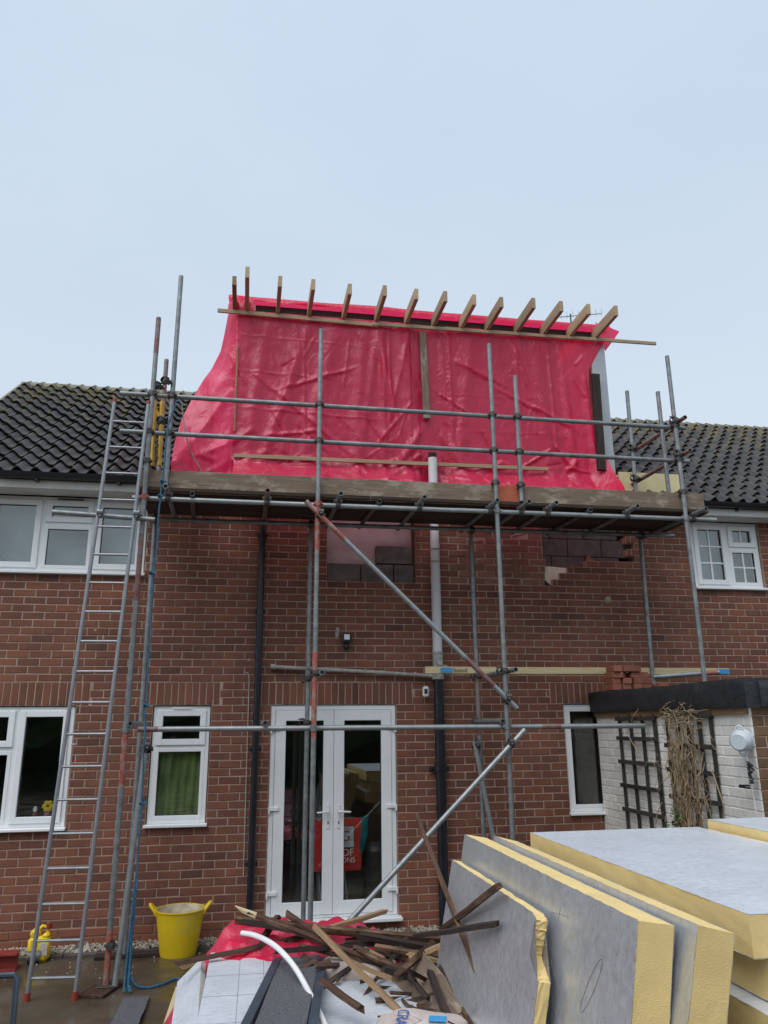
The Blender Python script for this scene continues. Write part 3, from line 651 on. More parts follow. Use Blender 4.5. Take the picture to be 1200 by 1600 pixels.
plank('batten', at(582, 506, -.085), at(1025, 537, -.085), .025, .045, MT['wood_new'], dm)
plank('batten', at(365, 712, -.09), at(856, 733, -.09), .025, .045, MT['wood_new'], dm)
plank('batten', at(371.5, 541, -.06), at(366, 674, -.06), .02, .02, MT['wood_mid'], dm, up=(0,1,0))
plank('dark_post', at(660, 519, -.06), at(667, 654, -.07), .085, .035, MT['wood_toe'], dm, up=(0,1,0))
plank('dark_post', at(930, 585, -.13), at(940, 735, -.15), .105, .05, MT['wood_dark'], dm, up=(0,1,0))
m = MB(); m.add([(4.50,-.0,4.75),(4.50,2.95,7.05),(4.50,-.0,7.05),(4.56,-.0,4.75),(4.56,2.95,7.05),(4.56,-.0,7.05)], [(0,1,2),(5,4,3),(0,3,4,1),(1,4,5,2),(2,5,3,0)]); m.build('membrane_cheek', MT['membrane'], dm)
MB().cbox(4.36, 4.562, -.028, .02, 4.85, 6.98, .004).build('membrane_strip', MT['membrane'], dm)
MB().cbox(4.53, at(1061, 750, -.16).x, -.17, -.14, 4.60, at(1000, 739, -.16).z, .004).build('ply_offcut', MT['ply_pale'], dm)
MB().cbox(4.52, 4.72, -.02, .3, 5.12, 5.15, .004).build('ply_offcut', MT['ply_pale'], dm)

# ------------------------------------------------------------------ red plastic sheet
def interp(tab, z):
    if z >= tab[0][0]: return tab[0][1:]
    for (a, b) in zip(tab, tab[1:]):
        if b[0] <= z <= a[0]:
            t = (a[0]-z)/(a[0]-b[0]); return [p+(q-p)*t for p, q in zip(a[1:], b[1:])]
    return tab[-1][1:]
LT = []
for px, py, y in ((360,470,.10),(354,505,.14),(345,548,.20),(328,580,.18),(302,618,.10),(284,655,.0),(273,690,-.2),(267,735,-.45),(262,765,-.6)):
    p = at(px, py, y); LT.append((p.z, p.x, y))
RTB = []
for px, py, y in ((950,527,-.03),(936,548,-.03),(920,578,-.03),(919,610,-.03),(925,660,-.04),(938,695,-.05),(950,718,-.12),(968,752,-.35),(972,775,-.5)):
    p = at(px, py, y); RTB.append((p.z, p.x, y))
def nz(x, y, z=0): return mnoise.noise(Vector((x, y, z)))
def fold(x, z, x0, z0, dx, dz, w):      # ridge along a line through (x0,z0) with direction (dx,dz)
    l = math.hypot(dx, dz); d = ((x-x0)*dz - (z-z0)*dx)/l; s = ((x-x0)*dx + (z-z0)*dz)/l
    if s < 0 or s > l*1.15: return 0
    return math.exp(-(d/w)**2)*math.sin(math.pi*min(1, s/(l*1.15)))**.5
FOLDS = [(1.45,7.05,.35,-1.9,.05,.06),(1.55,7.05,.0,-2.1,.04,.05),(1.5,7.05,-.25,-1.9,.05,.04),(.65,7.05,-.55,-1.9,.06,.055),(.45,7.05,-.1,-1.6,.06,.035),(2.15,5.8,-.5,-.8,.05,.05),(2.15,5.8,.5,-.9,.06,.04),
         (3.2,7.05,.45,-1.3,.03,.03),(2.9,6.3,1.1,-.55,.03,.025),(1.9,7.0,-.3,-1.4,.03,.03),(3.9,7.05,.1,-1.9,.05,.05),(4.2,7.05,.1,-1.8,.05,.05),(-.3,6.0,-.5,-.9,.05,.05),(.2,6.0,.9,.35,.025,.025),(.0,5.5,-.6,-.4,.04,.04),(1.2,5.2,-1.1,.9,.03,.02),(2.4,6.6,.7,-.3,.04,.03),(.95,7.05,-.35,-2.0,.10,.06),(1.75,7.05,.25,-2.0,.09,.06),(1.3,7.05,-.1,-2.0,.07,.05),(2.7,7.05,-.2,-1.9,.08,.04),(3.55,7.05,.15,-2.0,.08,.045),(.1,7.05,-.2,-1.9,.08,.05),(2.3,7.05,.1,-1.2,.06,.03)]
def crease(x, z, c):
    x0, z0, dx, dz, l, w = c; px_, pz = x-x0, z-z0; s_ = px_*dx + pz*dz
    if s_ < 0 or s_ > l: return 0
    d = abs(px_*dz - pz*dx)
    return 0 if d > w else (1-d/w)*min(1, 6*s_/l, 6*(1-s_/l))
CR = []; rc = random.Random(11)
for z in (6.68, 6.2, 5.72): CR.append((-.3, z+.05, 1, -.035, 1.6+.3*math.sin(z*9), .02, .006)); CR.append((2.3, z-.1, 1, .02, 1.5, .02, .003))
for x in (.55, 1.62, 2.4, 3.3, 3.75): CR.append((x, 7.0, .02, -1, 1.9, .03, .020))
for i in range(70):
    a = rc.choice((rc.gauss(-.9, .35), rc.gauss(-2.2, .35), rc.gauss(-1.55, .2))); CR.append((rc.uniform(-.9, 4.3), rc.uniform(5.0, 7.0), math.cos(a), math.sin(a), rc.uniform(.2, .9), rc.uniform(.018, .04), rc.uniform(-.014, .018)))
for i in range(60):
    a = rc.gauss(-.3, .8) if i % 2 else rc.gauss(-2.8, .7); CR.append((rc.uniform(-.95, 4.4), rc.uniform(4.75, 5.3), math.cos(a), math.sin(a), rc.uniform(.15, .6), rc.uniform(.025, .06), rc.uniform(-.02, .03)))
m = MB(); NX, NZ = 330, 190; vs = []; fs = []
zt, zb = 7.06, 4.60
for j in range(NZ+1):
    z = zt + (zb-zt)*j/NZ; xl, yl = interp(LT, z); xr, yr = interp(RTB, z)
    for i in range(NX+1):
        s = i/NX; x = xl + (xr-xl)*s; y = -.035
        if x < -.25 and xl < -.25:
            t = min(1, (-.25-x)/max(.05, -.25-xl)); y = -.035 + (yl+.035)*t**1.2 - .05*math.sin(math.pi*t)*(.4 + nz(x*3, z*2, 5))
        if x > 4.2:
            t = min(1, (x-4.2)/max(.05, xr-4.2)); y = -.035 + (yr+.035)*max(0, t)**1.5
        fl = max(0, (5.17-z)/.57); fl = fl*fl*(3-2*fl) if fl < 1 else 1
        pin = 1 - math.exp(-((x-2.14)/.16)**2)
        y -= fl*.42*(.35+.65*pin)*(0 if x < -.25 else 1 - .85*min(1, max(0, (x-4.1)/.35)))*(1 if pin > .9 else pin) + (-.02 if pin < .9 else 0)
        wob = .5 + .5*min(1, max(0, (7.05-z)/.5))
        d = .018*nz(x*1.4, z*.5, 1) + .012*nz(x*4+z*1.2, z*1.6, 2) + .006*nz(x*9, z*7, 3)
        for (a, b, c, e, w, h) in FOLDS: d += h*.7*fold(x, z, a, b, c, e, w)
        for c_ in CR:
            if abs(z-c_[1]) <= c_[4]+.06 and abs(x-c_[0]) <= c_[4]+.06: d += c_[6]*crease(x, z, c_[:6])
        d += .05*fl*(nz(x*3.2, z*4, 7) + .5*nz(x*7+z*5, z*6, 8)) + (.05*nz(x*3, z*3, 9) if x < -.3 else 0)
        d += .006*abs(math.sin(x*24 + 2*nz(x*3, 0)))*max(0, 1-(zt-z)/.5)
        y -= d*wob*(1 if pin > .5 else .2)
        if -.24 < x < 4.3 and z > 5.2: y = min(y, .045)
        vs.append((x, y, z))
for j in range(NZ):
    for i in range(NX): fs.append((j*(NX+1)+i, j*(NX+1)+i+1, (j+1)*(NX+1)+i+1, (j+1)*(NX+1)+i))
m.add(vs, fs)
# lip over the eaves board and the sheet pulled back over the rafters
vs = []; fs = []; NX2 = 120; prof = [(-.004, 7.18), (-.008, 7.22), (.0, 7.265), (.05, 7.28), (.5, 7.28), (1.5, 7.28), (2.8, 7.29)]
for i in range(NX2+1):
    x = -.39 + 5.06*i/NX2
    for k, (y, z) in enumerate(prof): vs.append((x, y + .012*nz(x*2.3, k, 4) - (.03 if k < 3 else 0), max(7.2, z + (.016*nz(x*1.7, k*.4, 6) if k < 4 else .02*nz(x*2, y*2, 3)))))
K = len(prof)
for i in range(NX2):
    for k in range(K-1): fs.append((i*K+k, (i+1)*K+k, (i+1)*K+k+1, i*K+k+1))
m.add(vs, fs)
# turned-in corner at the left end, covering the rafter end
vs = []; fs = []
for j in range(9):
    z = 7.245 - .20*j/8
    for i in range(11):
        x = -.40 + .34*i/10; y = -.05 + .22*max(0, (-.28-x)/.12)**1.2 + .02*nz(x*9, z*7, 2); vs.append((x + .02*nz(z*6, 1), y, z))
for j in range(8):
    for i in range(10): fs.append((j*11+i, j*11+i+1, (j+1)*11+i+1, (j+1)*11+i))
m.add(vs, fs)
# loose flap at the right end
vs = []; fs = []
A, B, C_, D_ = at(930, 503, .02), at(968, 518, .10), at(946, 549, -.02), at(936, 532, -.04)
for j in range(9):
    for i in range(9):
        u, v = i/8, j/8; p = A.lerp(B, u).lerp(D_.lerp(C_, u), v); vs.append(p + Vector((0, .03*nz(u*3, v*3), .008*nz(u*5, v*4, 2))))
for j in range(8):
    for i in range(8): fs.append((j*9+i, j*9+i+1, (j+1)*9+i+1, (j+1)*9+i))
m.add(vs, fs)
sh = m.build('red_plastic_sheet', MT['sheet'], smooth='all')
tag(sh, 'translucent red plastic sheet stretched over the loft dormer', 'plastic sheet')

# ------------------------------------------------------------------ scaffold
sc = empty('scaffold', (1.8, -.8, 0), 'galvanised tube scaffold with plank platform against the brick house', 'scaffold')
def pole(name, p0, p1, mt='galv', r=.0242, parent=None, bands=()):
    parent = parent or sc
    p0, p1 = Vector(p0), Vector(p1); d = p1-p0; L = d.length; q = d.to_track_quat('Z', 'Y'); n = 16; ri = r*.82
    m = MB(); prof = [(ri*.02, .05), (ri, .05), (ri, 0), (r, 0), (r, L*.33), (r, L*.66), (r, L), (ri, L), (ri, L-.05), (ri*.02, L-.05)]
    m.lathe(prof, (0,0,0), n); o = inst(name, m.mesh(name, MT[mt], True), p0, q, parent)
    for (a, b, bm) in bands:
        m = MB(); m.lathe([(r+.0002, a), (r+.0012, a+.01), (r+.0012, b-.01), (r+.0002, b)], (0,0,0), n)
        bo = bpy.data.objects.new('paint_band', m.mesh('paint_band', MT[bm], True)); col.objects.link(bo); bo.parent = o
    return o
def cmesh(mt):
    m = MB(); r = .0242
    for ax, c in (('z', (0, 0, 0)), ('x', (0, .0485, 0))):
        m.lathe([(r+.001, -.026), (r+.009, -.026), (r+.009, .026), (r+.001, .026)], c, 14, ax)
    m.cbox(-.03, .03, .018, .032, -.03, .03, .003)
    m.tube([(.034, -.03, 0), (.034, .045, 0)], .006, 6); m.tube([(.034, -.034, 0), (.034, -.02, 0)], .011, 6); m.cbox(.024, .046, -.02, .02, -.012, .012, .002)
    m.tube([(0, .02, .034), (0, .09, .034)], .006, 6); m.tube([(0, .0, .034), (0, .014, .034)], .011, 6); m.cbox(-.012, .012, .03, .066, .024, .046, .002)
    m.cbox(-.046, -.024, -.02, .02, -.012, .012, .002); m.cbox(-.012, .012, .03, .066, -.046, -.024, .002)
    return m.mesh('coupler', MT[mt], True)
CM = {k: cmesh(k) for k in ('coupler', 'redpaint', 'galv')}
def coupler(p, k='coupler', rz=0, rx=0): return inst('coupler', CM[k], p, Quaternion((0,0,1), rz) @ Quaternion((1,0,0), rx), sc)
YO, YI, YL = -1.28, -.35, -1.2315
# outer standards
pole('upright_pole', (-1.05, YO, .03), (-1.035, YO, 6.19), 'galv', bands=((0, .42, 'redpaint'), (1.55, 2.05, 'redpaint'), (3.2, 3.85, 'galv_red'), (5.75, 6.155, 'galv_red')))
pole('upright_pole', (-.85, YO+.02, 4.36), (-.84, YO+.02, 6.71))
pole('upright_pole', (.635, YO, .02), (.655, YO, 6.2), bands=((.05, .3, 'galv_red'), (1.95, 2.75, 'redpaint'), (3.75, 4.25, 'redpaint')))
pole('upright_pole', (2.53, YO, .02), (2.53, YO, 6.18))
pole('upright_pole', (2.815, YO+.02, 4.37), (2.82, YO+.02, 5.82))
pole('upright_pole', (4.69, YO, 2.46), (4.685, YO, 6.2))
# inner standards
pole('upright_pole', (-1.035, YI, .03), (-1.04, YI, 6.17), 'galv', bands=((5.5, 6.13, 'galv_red'),))
pole('upright_pole', (.645, YI, .02), (.655, YI, 4.34)); pole('upright_pole', (2.53, YI, .02), (2.51, YI, 4.36), bands=((1.95, 2.6, 'galv_red'),))
pole('upright_pole', (4.62, YI, 2.46), (4.65, YI, 6.17)); pole('upright_pole', (4.65, -1.06, 4.37), (4.65, -1.06, 5.845))
# ledgers and rails
pole('ledger', (-1.16, YL, 4.25), (2.1, YL, 4.25), 'galv_pale'); pole('ledger', (2.1, YL, 4.252), (5.08, YL, 4.255), 'galv_pale')
pole('ledger', (-1.1, YI-.0485, 4.255), (5.05, YI-.0485, 4.27), 'galv')
pole('ledger', (-.95, YL, 2.07), (1.6, YL, 2.065), 'galv_pale', bands=((.0, .18, 'galv_red'),)); pole('ledger', (1.6, YL, 2.065), (4.0, YL, 2.06), 'galv_pale', bands=((1.3, 1.5, 'galv_red'),))
pole('guard_rail', (-1.36, YL, 5.34), (1.9, YL, 5.335)); pole('guard_rail', (1.9, YL, 5.335), (4.83, YL, 5.33))
pole('guard_rail', (-1.33, YL, 4.935), (1.9, YL, 4.93)); pole('guard_rail', (1.9, YL, 4.93), (4.84, YL, 4.93))
pole('end_rail', (4.735, -1.42, 5.385), (4.70, -.12, 5.385), 'galv_red'); pole('end_rail', (4.735, -1.44, 4.985), (4.70, -.12, 4.985), 'galv_red')
# transoms
for x, mt in ((-.823, 'galv'), (.14, 'galv_red'), (.858, 'galv'), (1.705, 'galv'), (2.47, 'galv'), (2.81, 'galv'), (3.107, 'galv'), (4.014, 'galv'), (4.80, 'galv')):
    pole('transom', (x, -1.50, 4.301), (x-.01, -.12, 4.309), 'galv' if mt == 'galv' else mt); coupler((x, YL, 4.30), 'coupler', 0, R(-90))
for x in (-.62, 1.25, 3.55): pole('transom', (x+.03, -1.28, 4.301), (x-.02, -.15, 4.309), 'galv_dark')
for x, z, y0 in ((.70, 2.57, -1.42), (2.585, 2.60, -1.46), (-1.0, 2.12, -1.36), (.19, 2.115, -1.34), (2.48, 2.115, -1.3)):
    pole('transom', (x, y0, z), (x, -.2 if z > 2.3 else -.28, z), 'galv')
pole('transom', (4.30, -.95, 2.56), (4.95, -1.15, 2.60), 'galv', bands=((.5, .66, 'redpaint'),))
# braces
pole('brace', at(478, 783, -1.335), at(808, 1107, -1.335), 'galv_pale', bands=((0, .55, 'redpaint'), (2.2, 2.6, 'galv_red')))
pole('brace', at(820, 1140, -1.335), at(545, 1440, -1.335), 'galv_pale')
pole('brace', at(741, 1158, -.41), at(782, 1365, -.41), 'galv_pale')
pole('brace', at(229, 1160, -1.22), (-.975, -1.30, .02), 'galv_pale')
pole('ladder_tube', at(82, 800, -1.36), at(242, 812, -1.36), 'galv', bands=())
# couplers
for x in (-1.04, .652, 2.53, 4.687):
    for z in (5.335, 4.93): coupler((x, YO, z))
    coupler((x, YO, 4.25), 'redpaint' if x < 1 else 'galv')
for x in (-.845, 2.82):
    for z in (5.335, 4.93): coupler((x, YO+.005, z))
for x, k in ((-1.045, 'galv'), (.64, 'galv'), (2.53, 'galv')): coupler((x, YO, 2.067), k)
for x in (-1.04, .65, 2.52, 4.64): coupler((x, YI, 4.26), 'coupler', R(180))
for x, z in ((.645, 2.12), (2.53, 2.12), (2.53, 2.60), (.645, 2.57)): coupler((x, YI, z), 'coupler', R(90))
for x, z in ((.655, 2.57), (2.53, 2.60)): coupler((x, YO, z), 'coupler', R(90))
for p in ((at(501, 806, -1.31)), (at(793, 1094, -1.31)), (at(797, 1164, -1.31)), at(744, 1166, -.38), at(231, 1170, -1.25)): coupler(p, 'coupler', R(180), R(40))
coupler((-1.03, -1.30, .33), 'coupler', R(20)); coupler((-1.04, YO, 4.62), 'coupler'); coupler((2.53, YO, 4.56), 'coupler'); coupler((2.81, YO, 4.55), 'coupler'); coupler((4.69, YO, 4.55), 'coupler')
for p in ((4.70, -1.30, 5.385), (4.70, -1.30, 4.985), (4.66, -1.02, 5.385), (4.65, -.38, 5.385), (4.65, -.38, 4.985)): coupler(p, 'coupler', R(70), R(20))
for p in ((-.90, -1.3, 5.47), (-.98, -1.25, 5.43), (-.92, -1.26, 5.05)): coupler(p, 'coupler', R(50), R(30))
# platform boards and toe boards
for i in range(4):
    y = -1.14 + i*.232; xs_ = [-1.12, 1.2 + (i % 2)*.5, 5.0]
    for a, b in zip(xs_, xs_[1:]): plank('scaffold_board', (a, y, 4.346 + .003*(i % 2)), (b-.01, y, 4.346 + .003*(i % 2)), .225, .038, MT['wood_deck'], sc)
plank('toe_board', (-1.12, -1.235+.03, 4.437), (2.545, -1.235+.03, 4.437), .038, .225, MT['wood_toe'], sc)
plank('toe_board', (2.66, -1.205, 4.44), (4.97, -1.205, 4.445), .038, .225, MT['wood_toe'], sc)
o = plank('toe_board', (2.55, -1.20, 4.437), (2.82, -1.20, 4.437), .05, .22, MT['orange_paint'], sc); o['label'] = 'orange painted toe board end'
# sole board and base plates
m = MB(); m.cbox(-1.12, -.98, YO-.07, YO+.07, .026, .034, .002); m.tube([(-1.05, YO, .03), (-1.05, YO, .12)], .018, 10); m.build('base_plate', MT['coupler'], sc)
plank('sole_board', (-1.13, -1.50, .013), (-1.0, -1.12, .013), .21, .024, MT['wood_old'], sc)
plank('sole_board', (-1.3, -.33, .018), (-.70, -.30, .018), .2, .03, MT['wood_dark'], sc)
# yellow ladder gate behind the poles
gy = empty('ladder_gate', at(246, 730, -1.0), 'yellow ladder gate standing between the left scaffold poles', 'gate')
for px in (240.5, 252): plank('gate_rail', at(px-3, 728, -1.0), at(px+1.5, 627, -1.0), .035, .035, MT['yellow_gate'], gy)
for a, b in (((240, 632), (254, 664)), ((238, 700), (250, 700)), ((239, 660), (252, 660))): plank('gate_bar', at(*a, -.99), at(*b, -.99), .02, .03, MT['yellow_gate'], gy)
m = MB(); pts = [at(244+1.2*math.sin(i*1.7), 672+5*i, -1.01) for i in range(11)]
for i in range(10): m.tube([pts[i], (pts[i]+pts[i+1])/2+Vector((.012*(-1)**i, 0, 0)), pts[i+1]], .008, 6)
m.build('chain', MT['coupler'], gy)

# ------------------------------------------------------------------ ladder
ld = empty('ladder', (-1.43, -1.5, 0), 'tall aluminium ladder with red feet leaning on the left of the scaffold', 'ladder')
def lad(s, z): 
    b = (atz(42, 1560, .02), atz(117, 1558, .02))[s]; t = (at(178, 635, -1.36), at(231, 638, -1.36))[s]
    return b.lerp(t, (z-b.z)/(t.z-b.z))
for s in (0, 1):
    m = MB(); m.tube([lad(s, .0), lad(s, 5.2)], .018, 12); m.build('stile', MT['alu'], ld, True)
    m = MB(); m.tube([lad(s, .0), lad(s, .06)], .024, 12); m.build('foot', MT['red_plastic'], ld, True)
    m = MB(); m.tube([lad(s, 5.19), lad(s, 5.22)], .021, 12); m.build('end_cap', MT['red_plastic'], ld, True)
for k in range(19):
    z = .16 + k*.268; m = MB(); m.tube([lad(0, z), lad(1, z)], .0115, 8); m.build('rung', MT['alu'], ld, True)
for s in (0, 1): p = lad(s, 4.05); inst('ladder_clip', CM['galv'], p + Vector((.02, .03, 0)), Quaternion((0,0,1), R(180)), ld)

# ------------------------------------------------------------------ blue rope
m = MB(); pts = []
for px, py, y in ((276, 625, -1.34), (263, 665, -1.34), (258, 700, -1.35), (254, 745, -1.36), (250, 790, -1.36), (244, 860, -1.36), (238, 920, -1.36), (235, 1000, -1.36), (229, 1085, -1.36), (226, 1150, -1.38), (222, 1240, -1.38), (216, 1330, -1.38), (209, 1420, -1.38)): pts.append(at(px, py, y))
P2 = []
for a, b in zip(pts, pts[1:]):
    for k in range(4): P2.append(a.lerp(b, k/4) + Vector((random.uniform(-.006, .006), random.uniform(-.005, .005), 0)))
m.tube(P2, .0085, 7)
for (px, py) in ((255, 752), (251, 775), (238, 895), (229, 1102), (223, 1255)):
    c = at(px, py, -1.37); m.tube([c + Vector((.022*math.cos(t), .022*math.sin(t)-.0, .012*math.sin(2*t))) for t in [i*.7 for i in range(10)]], .010, 6)
b0 = at(209, 1420, -1.38); gx, gyy = b0.x, -1.40
for k in range(7):
    o1 = Vector((random.uniform(-.03, .03), random.uniform(-.03, .03), 0))
    m.tube([b0 + Vector((random.uniform(-.015, .015), 0, random.uniform(-.05, .25))), Vector((gx, gyy, .22)) + o1, Vector((gx, gyy, .06)) + o1*1.3, Vector((gx+.02, gyy-.02, .02)) + o1*1.8], .009, 6)
gp = [atz(px, py, .012) for px, py in ((206, 1528), (213, 1540), (232, 1543), (255, 1537), (275, 1529), (292, 1534), (312, 1538), (335, 1548))]
P2 = []
for i in range(len(gp)-1):
    for k in range(4):
        a = gp[max(i-1,0)]; b = gp[i]; c = gp[i+1]; d = gp[min(i+2, len(gp)-1)]; t = k/4
        P2.append(.5*((2*b) + (c-a)*t + (2*a-5*b+4*c-d)*t*t + (3*b-a-3*c+d)*t**3))
m.tube(P2, .010, 7)
tag(m.build('rope', MT['blue_rope'], smooth=True), 'knotted blue rope hanging down the left scaffold poles to the patio', 'rope')

m = MB(); m.tube([at(283, 622, -1.22), at(286, 650, -1.2), at(293, 690, -1.15), at(303, 715, -1.1), at(316, 738, -1.05)], .006, 6)
tag(m.build('cable', MT['old_grey'], smooth=True), 'thin grey cable hanging from the top guard rail in front of the red sheet', 'cable')
# long board across the inner scaffold
lb = plank('straight_edge', (1.93, -.36, 2.665), (5.62, -.30, 2.665), .03, .075, MT['wood_pale']); tag(lb, 'long pale straight edge board with blue label across the inner scaffold poles', 'board')
q = lb.rotation_quaternion; mrot = q.to_matrix()
MB().cbox(2.10, 2.235, -.379, -.374, 2.637, 2.690, .001).build('label_patch', MT['label_blue'], lb)
tb = text('lettering', 'board', .065, Matrix.Translation((2.325, -.378, 2.664)) @ Matrix.Rotation(R(90), 4, 'X'), MT['text_green'], lb)
for ch in lb.children:   # undo the plank's own rotation for the flat print
    ch.matrix_parent_inverse = mrot.to_4x4().inverted(); 
MB().cbox(5.45, 5.62, -.325, -.318, 2.635, 2.69, .001).build('label_patch', MT['label_blue'], lb)
for ch in lb.children: ch.matrix_parent_inverse = mrot.to_4x4().inverted()

# ------------------------------------------------------------------ outbuilding
hut = empty('outbuilding', (5.2, -1.45, 0), 'white painted brick outbuilding with flat black felt roof at the right', 'outbuilding')
HX, HY, HZ = 4.05, -2.9, 2.2
m = MB(); m.box(HX+.004, HX+.24, HY+.013, -.002, 0, HZ); hw = m.build('white_wall', MT['white_mortar'], hut)
m = MB(); m.box(HX+.241, 6.9, HY+.008, HY+.249, 0, HZ); m.box(HX+.012, HX+.241, HY+.006, HY+.0125, 0, HZ); hs = m.build('brown_wall', MT['mortar'], hut)
m = MB(); m.box(6.66, 6.9, HY+.25, -.002, 0, HZ); m.build('rear_wall', MT['mortar'], hut)
def bvar(mt, L, n=10):
    out = []
    for i in range(n):
        m = MB(); brickgeo(m, -L/2, L/2, -(CO-.006)/2, (CO-.006)/2, 0, .012, random.random(), .0015, .006); out.append(m.mesh('brick', MT[mt]))
    return out
wv, wvh, bv = bvar('white_brick', BL-.004), bvar('white_brick', .105, 4), bvar('brown_brick', BL-.01); bvh = bvar('brown_brick', .1, 1)[0]
QW = Quaternion((0,0,1), R(-90))
k = 10
while k*CO < HZ - CO*.9:
    y = -.002 - (BL/2 if k % 2 else 0) 
    if k % 2: inst('brick', random.choice(wvh), (HX, y+BL/4+.0, k*CO+CO/2+.02), QW, hw)
    while y - BL > HY - .01:
        inst('brick', random.choice(wv), (HX, y-BL/2, k*CO+CO/2+.02), QW, hw); y -= BL
    if y - HY > .05: inst('brick', random.choice(wvh), (HX, (y+HY)/2, k*CO+CO/2+.02), QW, hw).scale = ((y-HY)/.106, 1, 1)
    x = HX + .008 - (BL/2 if k % 2 else 0)
    if x < HX: inst('brick', bvh, (HX+.008+BL/4, HY, k*CO+CO/2+.02), None, hs); x += BL
    while x < 5.2: inst('brick', random.choice(bv), (x+BL/2, HY, k*CO+CO/2+.02), None, hs); x += BL
    k += 1
# fascia with lumpy felt edges
def feltbox(x0, x1, y0, y1, z0, z1):
    m = MB(); n = 40; vs = []; fs = []; L = max(x1-x0, y1-y0); ax = 0 if x1-x0 > y1-y0 else 1; K = 8
    for i in range(n+1):
        t = i/n; j = lambda s: .012*nz(t*L*3.1, s*1.7, 3.3*ax) + .006*nz(t*L*11, s, 2)
        sec = [(0, z0+.02+j(1)), (.02, z0+j(2)), (1, z0+j(2)), (1, z1+j(3)*.5), (.03, z1+j(4)), (0, z1-.025+j(5)), (-.006, (z0+z1)/2+.04), (-.002, (z0+z1)/2-.05)]
        for (u, z) in sec:
            bul = .010*nz(t*L*4, z*6, 9)
            if ax == 0: vs.append((x0+(x1-x0)*t, y0 + (y1-y0)*u + bul, z))
            else: vs.append((x0 + (x1-x0)*u + bul, y0+(y1-y0)*t, z))
    for i in range(n):
        for q_ in range(K): fs.append((i*K+q_, i*K+(q_+1) % K, (i+1)*K+(q_+1) % K, (i+1)*K+q_))
    fs += [tuple(range(K)), tuple(range(n*K, n*K+K))]
    return m.add(vs, fs)
feltbox(HX-.07, HX+.25, HY-.07, .0, 2.205, 2.435).build('felt_fascia', MT['felt'], hut, True)
feltbox(HX+.05, 7.0, HY-.09, HY+.2, 2.21, 2.42).build('felt_fascia', MT['felt'], hut, True)
MB().cbox(HX+.1, 7.0, HY+.1, -.004, 2.38, 2.435, .004).build('felt_roof', MT['felt'], hut)
MB().cbox(HX-.03, HX+.02, HY+.02, -.01, 2.15, 2.21, .004).build('soffit_batten', MT['wood_mid'], hut)
# trellises
def trellis(name, y0, y1, nv, hz, lab, cut=0):
    t = empty(name, (HX-.03, (y0+y1)/2, 1.0), lab, 'trellis')
    for i in range(nv):
        y = y0 + (y1-y0)*i/(nv-1); plank('slat', (HX-.022, y, .75), (HX-.022, y, 2.17), .035 if i < nv-1 or nv > 4 else .05, .022, MT['wood_black'], t, up=(1,0,0))
    for z in hz: plank('slat', (HX-.045, y0+.04, z), (HX-.045, y1-.04, z), .022, .04, MT['wood_black'], t)
    return t
trellis('trellis', -.62, -1.38, 4, (2.13, 1.93, 1.69, 1.45, 1.21, .97), 'dark wooden trellis without plants on the white outbuilding wall')
trellis('trellis', -1.62, -2.36, 5, (2.15, 1.88, 1.66, 1.42, 1.18, .95), 'dark wooden trellis under a dried climbing plant on the outbuilding wall')
# dried climber
cl = empty('dried_climbing_plant', (HX-.06, -1.95, 1.0), 'brown dried climbing plant tangled over the right trellis', 'plant')
m = MB(); rr = random.Random(3)
for i in range(70):
    y = -1.66 - .50*abs(rr.gauss(.45, .28)); z = rr.uniform(1.75, 2.19); L = rr.uniform(.3, 1.2); p = []; y = max(-2.4, min(-1.6, y))
    for k in range(8):
        p.append((HX-.05-.05*rr.random()-.03*math.sin(k), y, z)); y += rr.gauss(0, .025); z -= L/8*rr.uniform(.5, 1.3)
        if z < .95: break
    if len(p) > 2: m.tube(p, rr.uniform(.002, .0045), 4, False)
for i in range(60):
    y, z = rr.uniform(-2.2, -1.55), rr.uniform(2.05, 2.2); p = []
    for k in range(6): p.append((HX-.06-.05*rr.random(), y, z)); y += rr.uniform(-.09, .05); z += rr.gauss(0, .018)
    m.tube(p, .0025, 4, False)
for i in range(40):
    y, z = rr.uniform(-2.45, -1.35), rr.uniform(1.05, 2.1); p = []
    for k in range(7): p.append((HX-.05-.06*rr.random(), y, z)); y += rr.gauss(0, .05); z += rr.gauss(-.02, .05)
    m.tube(p, .002, 4, False)
for (a, b, zz) in ((-2.36, -2.50, 1.55), (-1.2, -.9, 2.1), (-1.45, -1.3, 1.2)):
    m.tube([(HX-.06, a, zz+.15), (HX-.08, (a+b)/2, zz+.05), (HX-.08, b, zz-.12), (HX-.06, (a+b)/2, zz-.3)], .005, 5, False)
m.build('stems', MT['straw'], cl)
m = MB()
for i in range(9):
    y = rr.uniform(-2.15, -1.7); p = []; z = .9
    while z < 2.15: p.append((HX-.055-.03*rr.random(), y, z)); y += rr.gauss(0, .035); z += rr.uniform(.08, .16)
    m.tube(p, [rr.uniform(.005, .009)*(1-.6*k/len(p)) for k in range(len(p))], 6, False)
    for k in range(3):
        b = Vector(p[rr.randrange(2, len(p))]); d = rr.choice((-1, 1)); m.tube([b, b + Vector((-.02, d*.07, .05)), b + Vector((-.03, d*.15, .03 + rr.gauss(0, .05)))], [.004, .003, .002], 5, False)
m.build('woody_stems', MT['wood_mid'], cl)
m = MB()
for i in range(70):
    c = Vector((HX-.09-.03*rr.random(), rr.gauss(-1.78, .06), rr.uniform(.98, 1.35))); u = Vector((rr.gauss(0,1), rr.gauss(0,1), rr.gauss(0,1))).normalized()*.022; v = u.orthogonal().normalized()*.013
    m.add([c-u, c-v*1.0, c+u, c+v], [(0,1,2,3)])
m.build('leaves', MT['leaf'], cl)
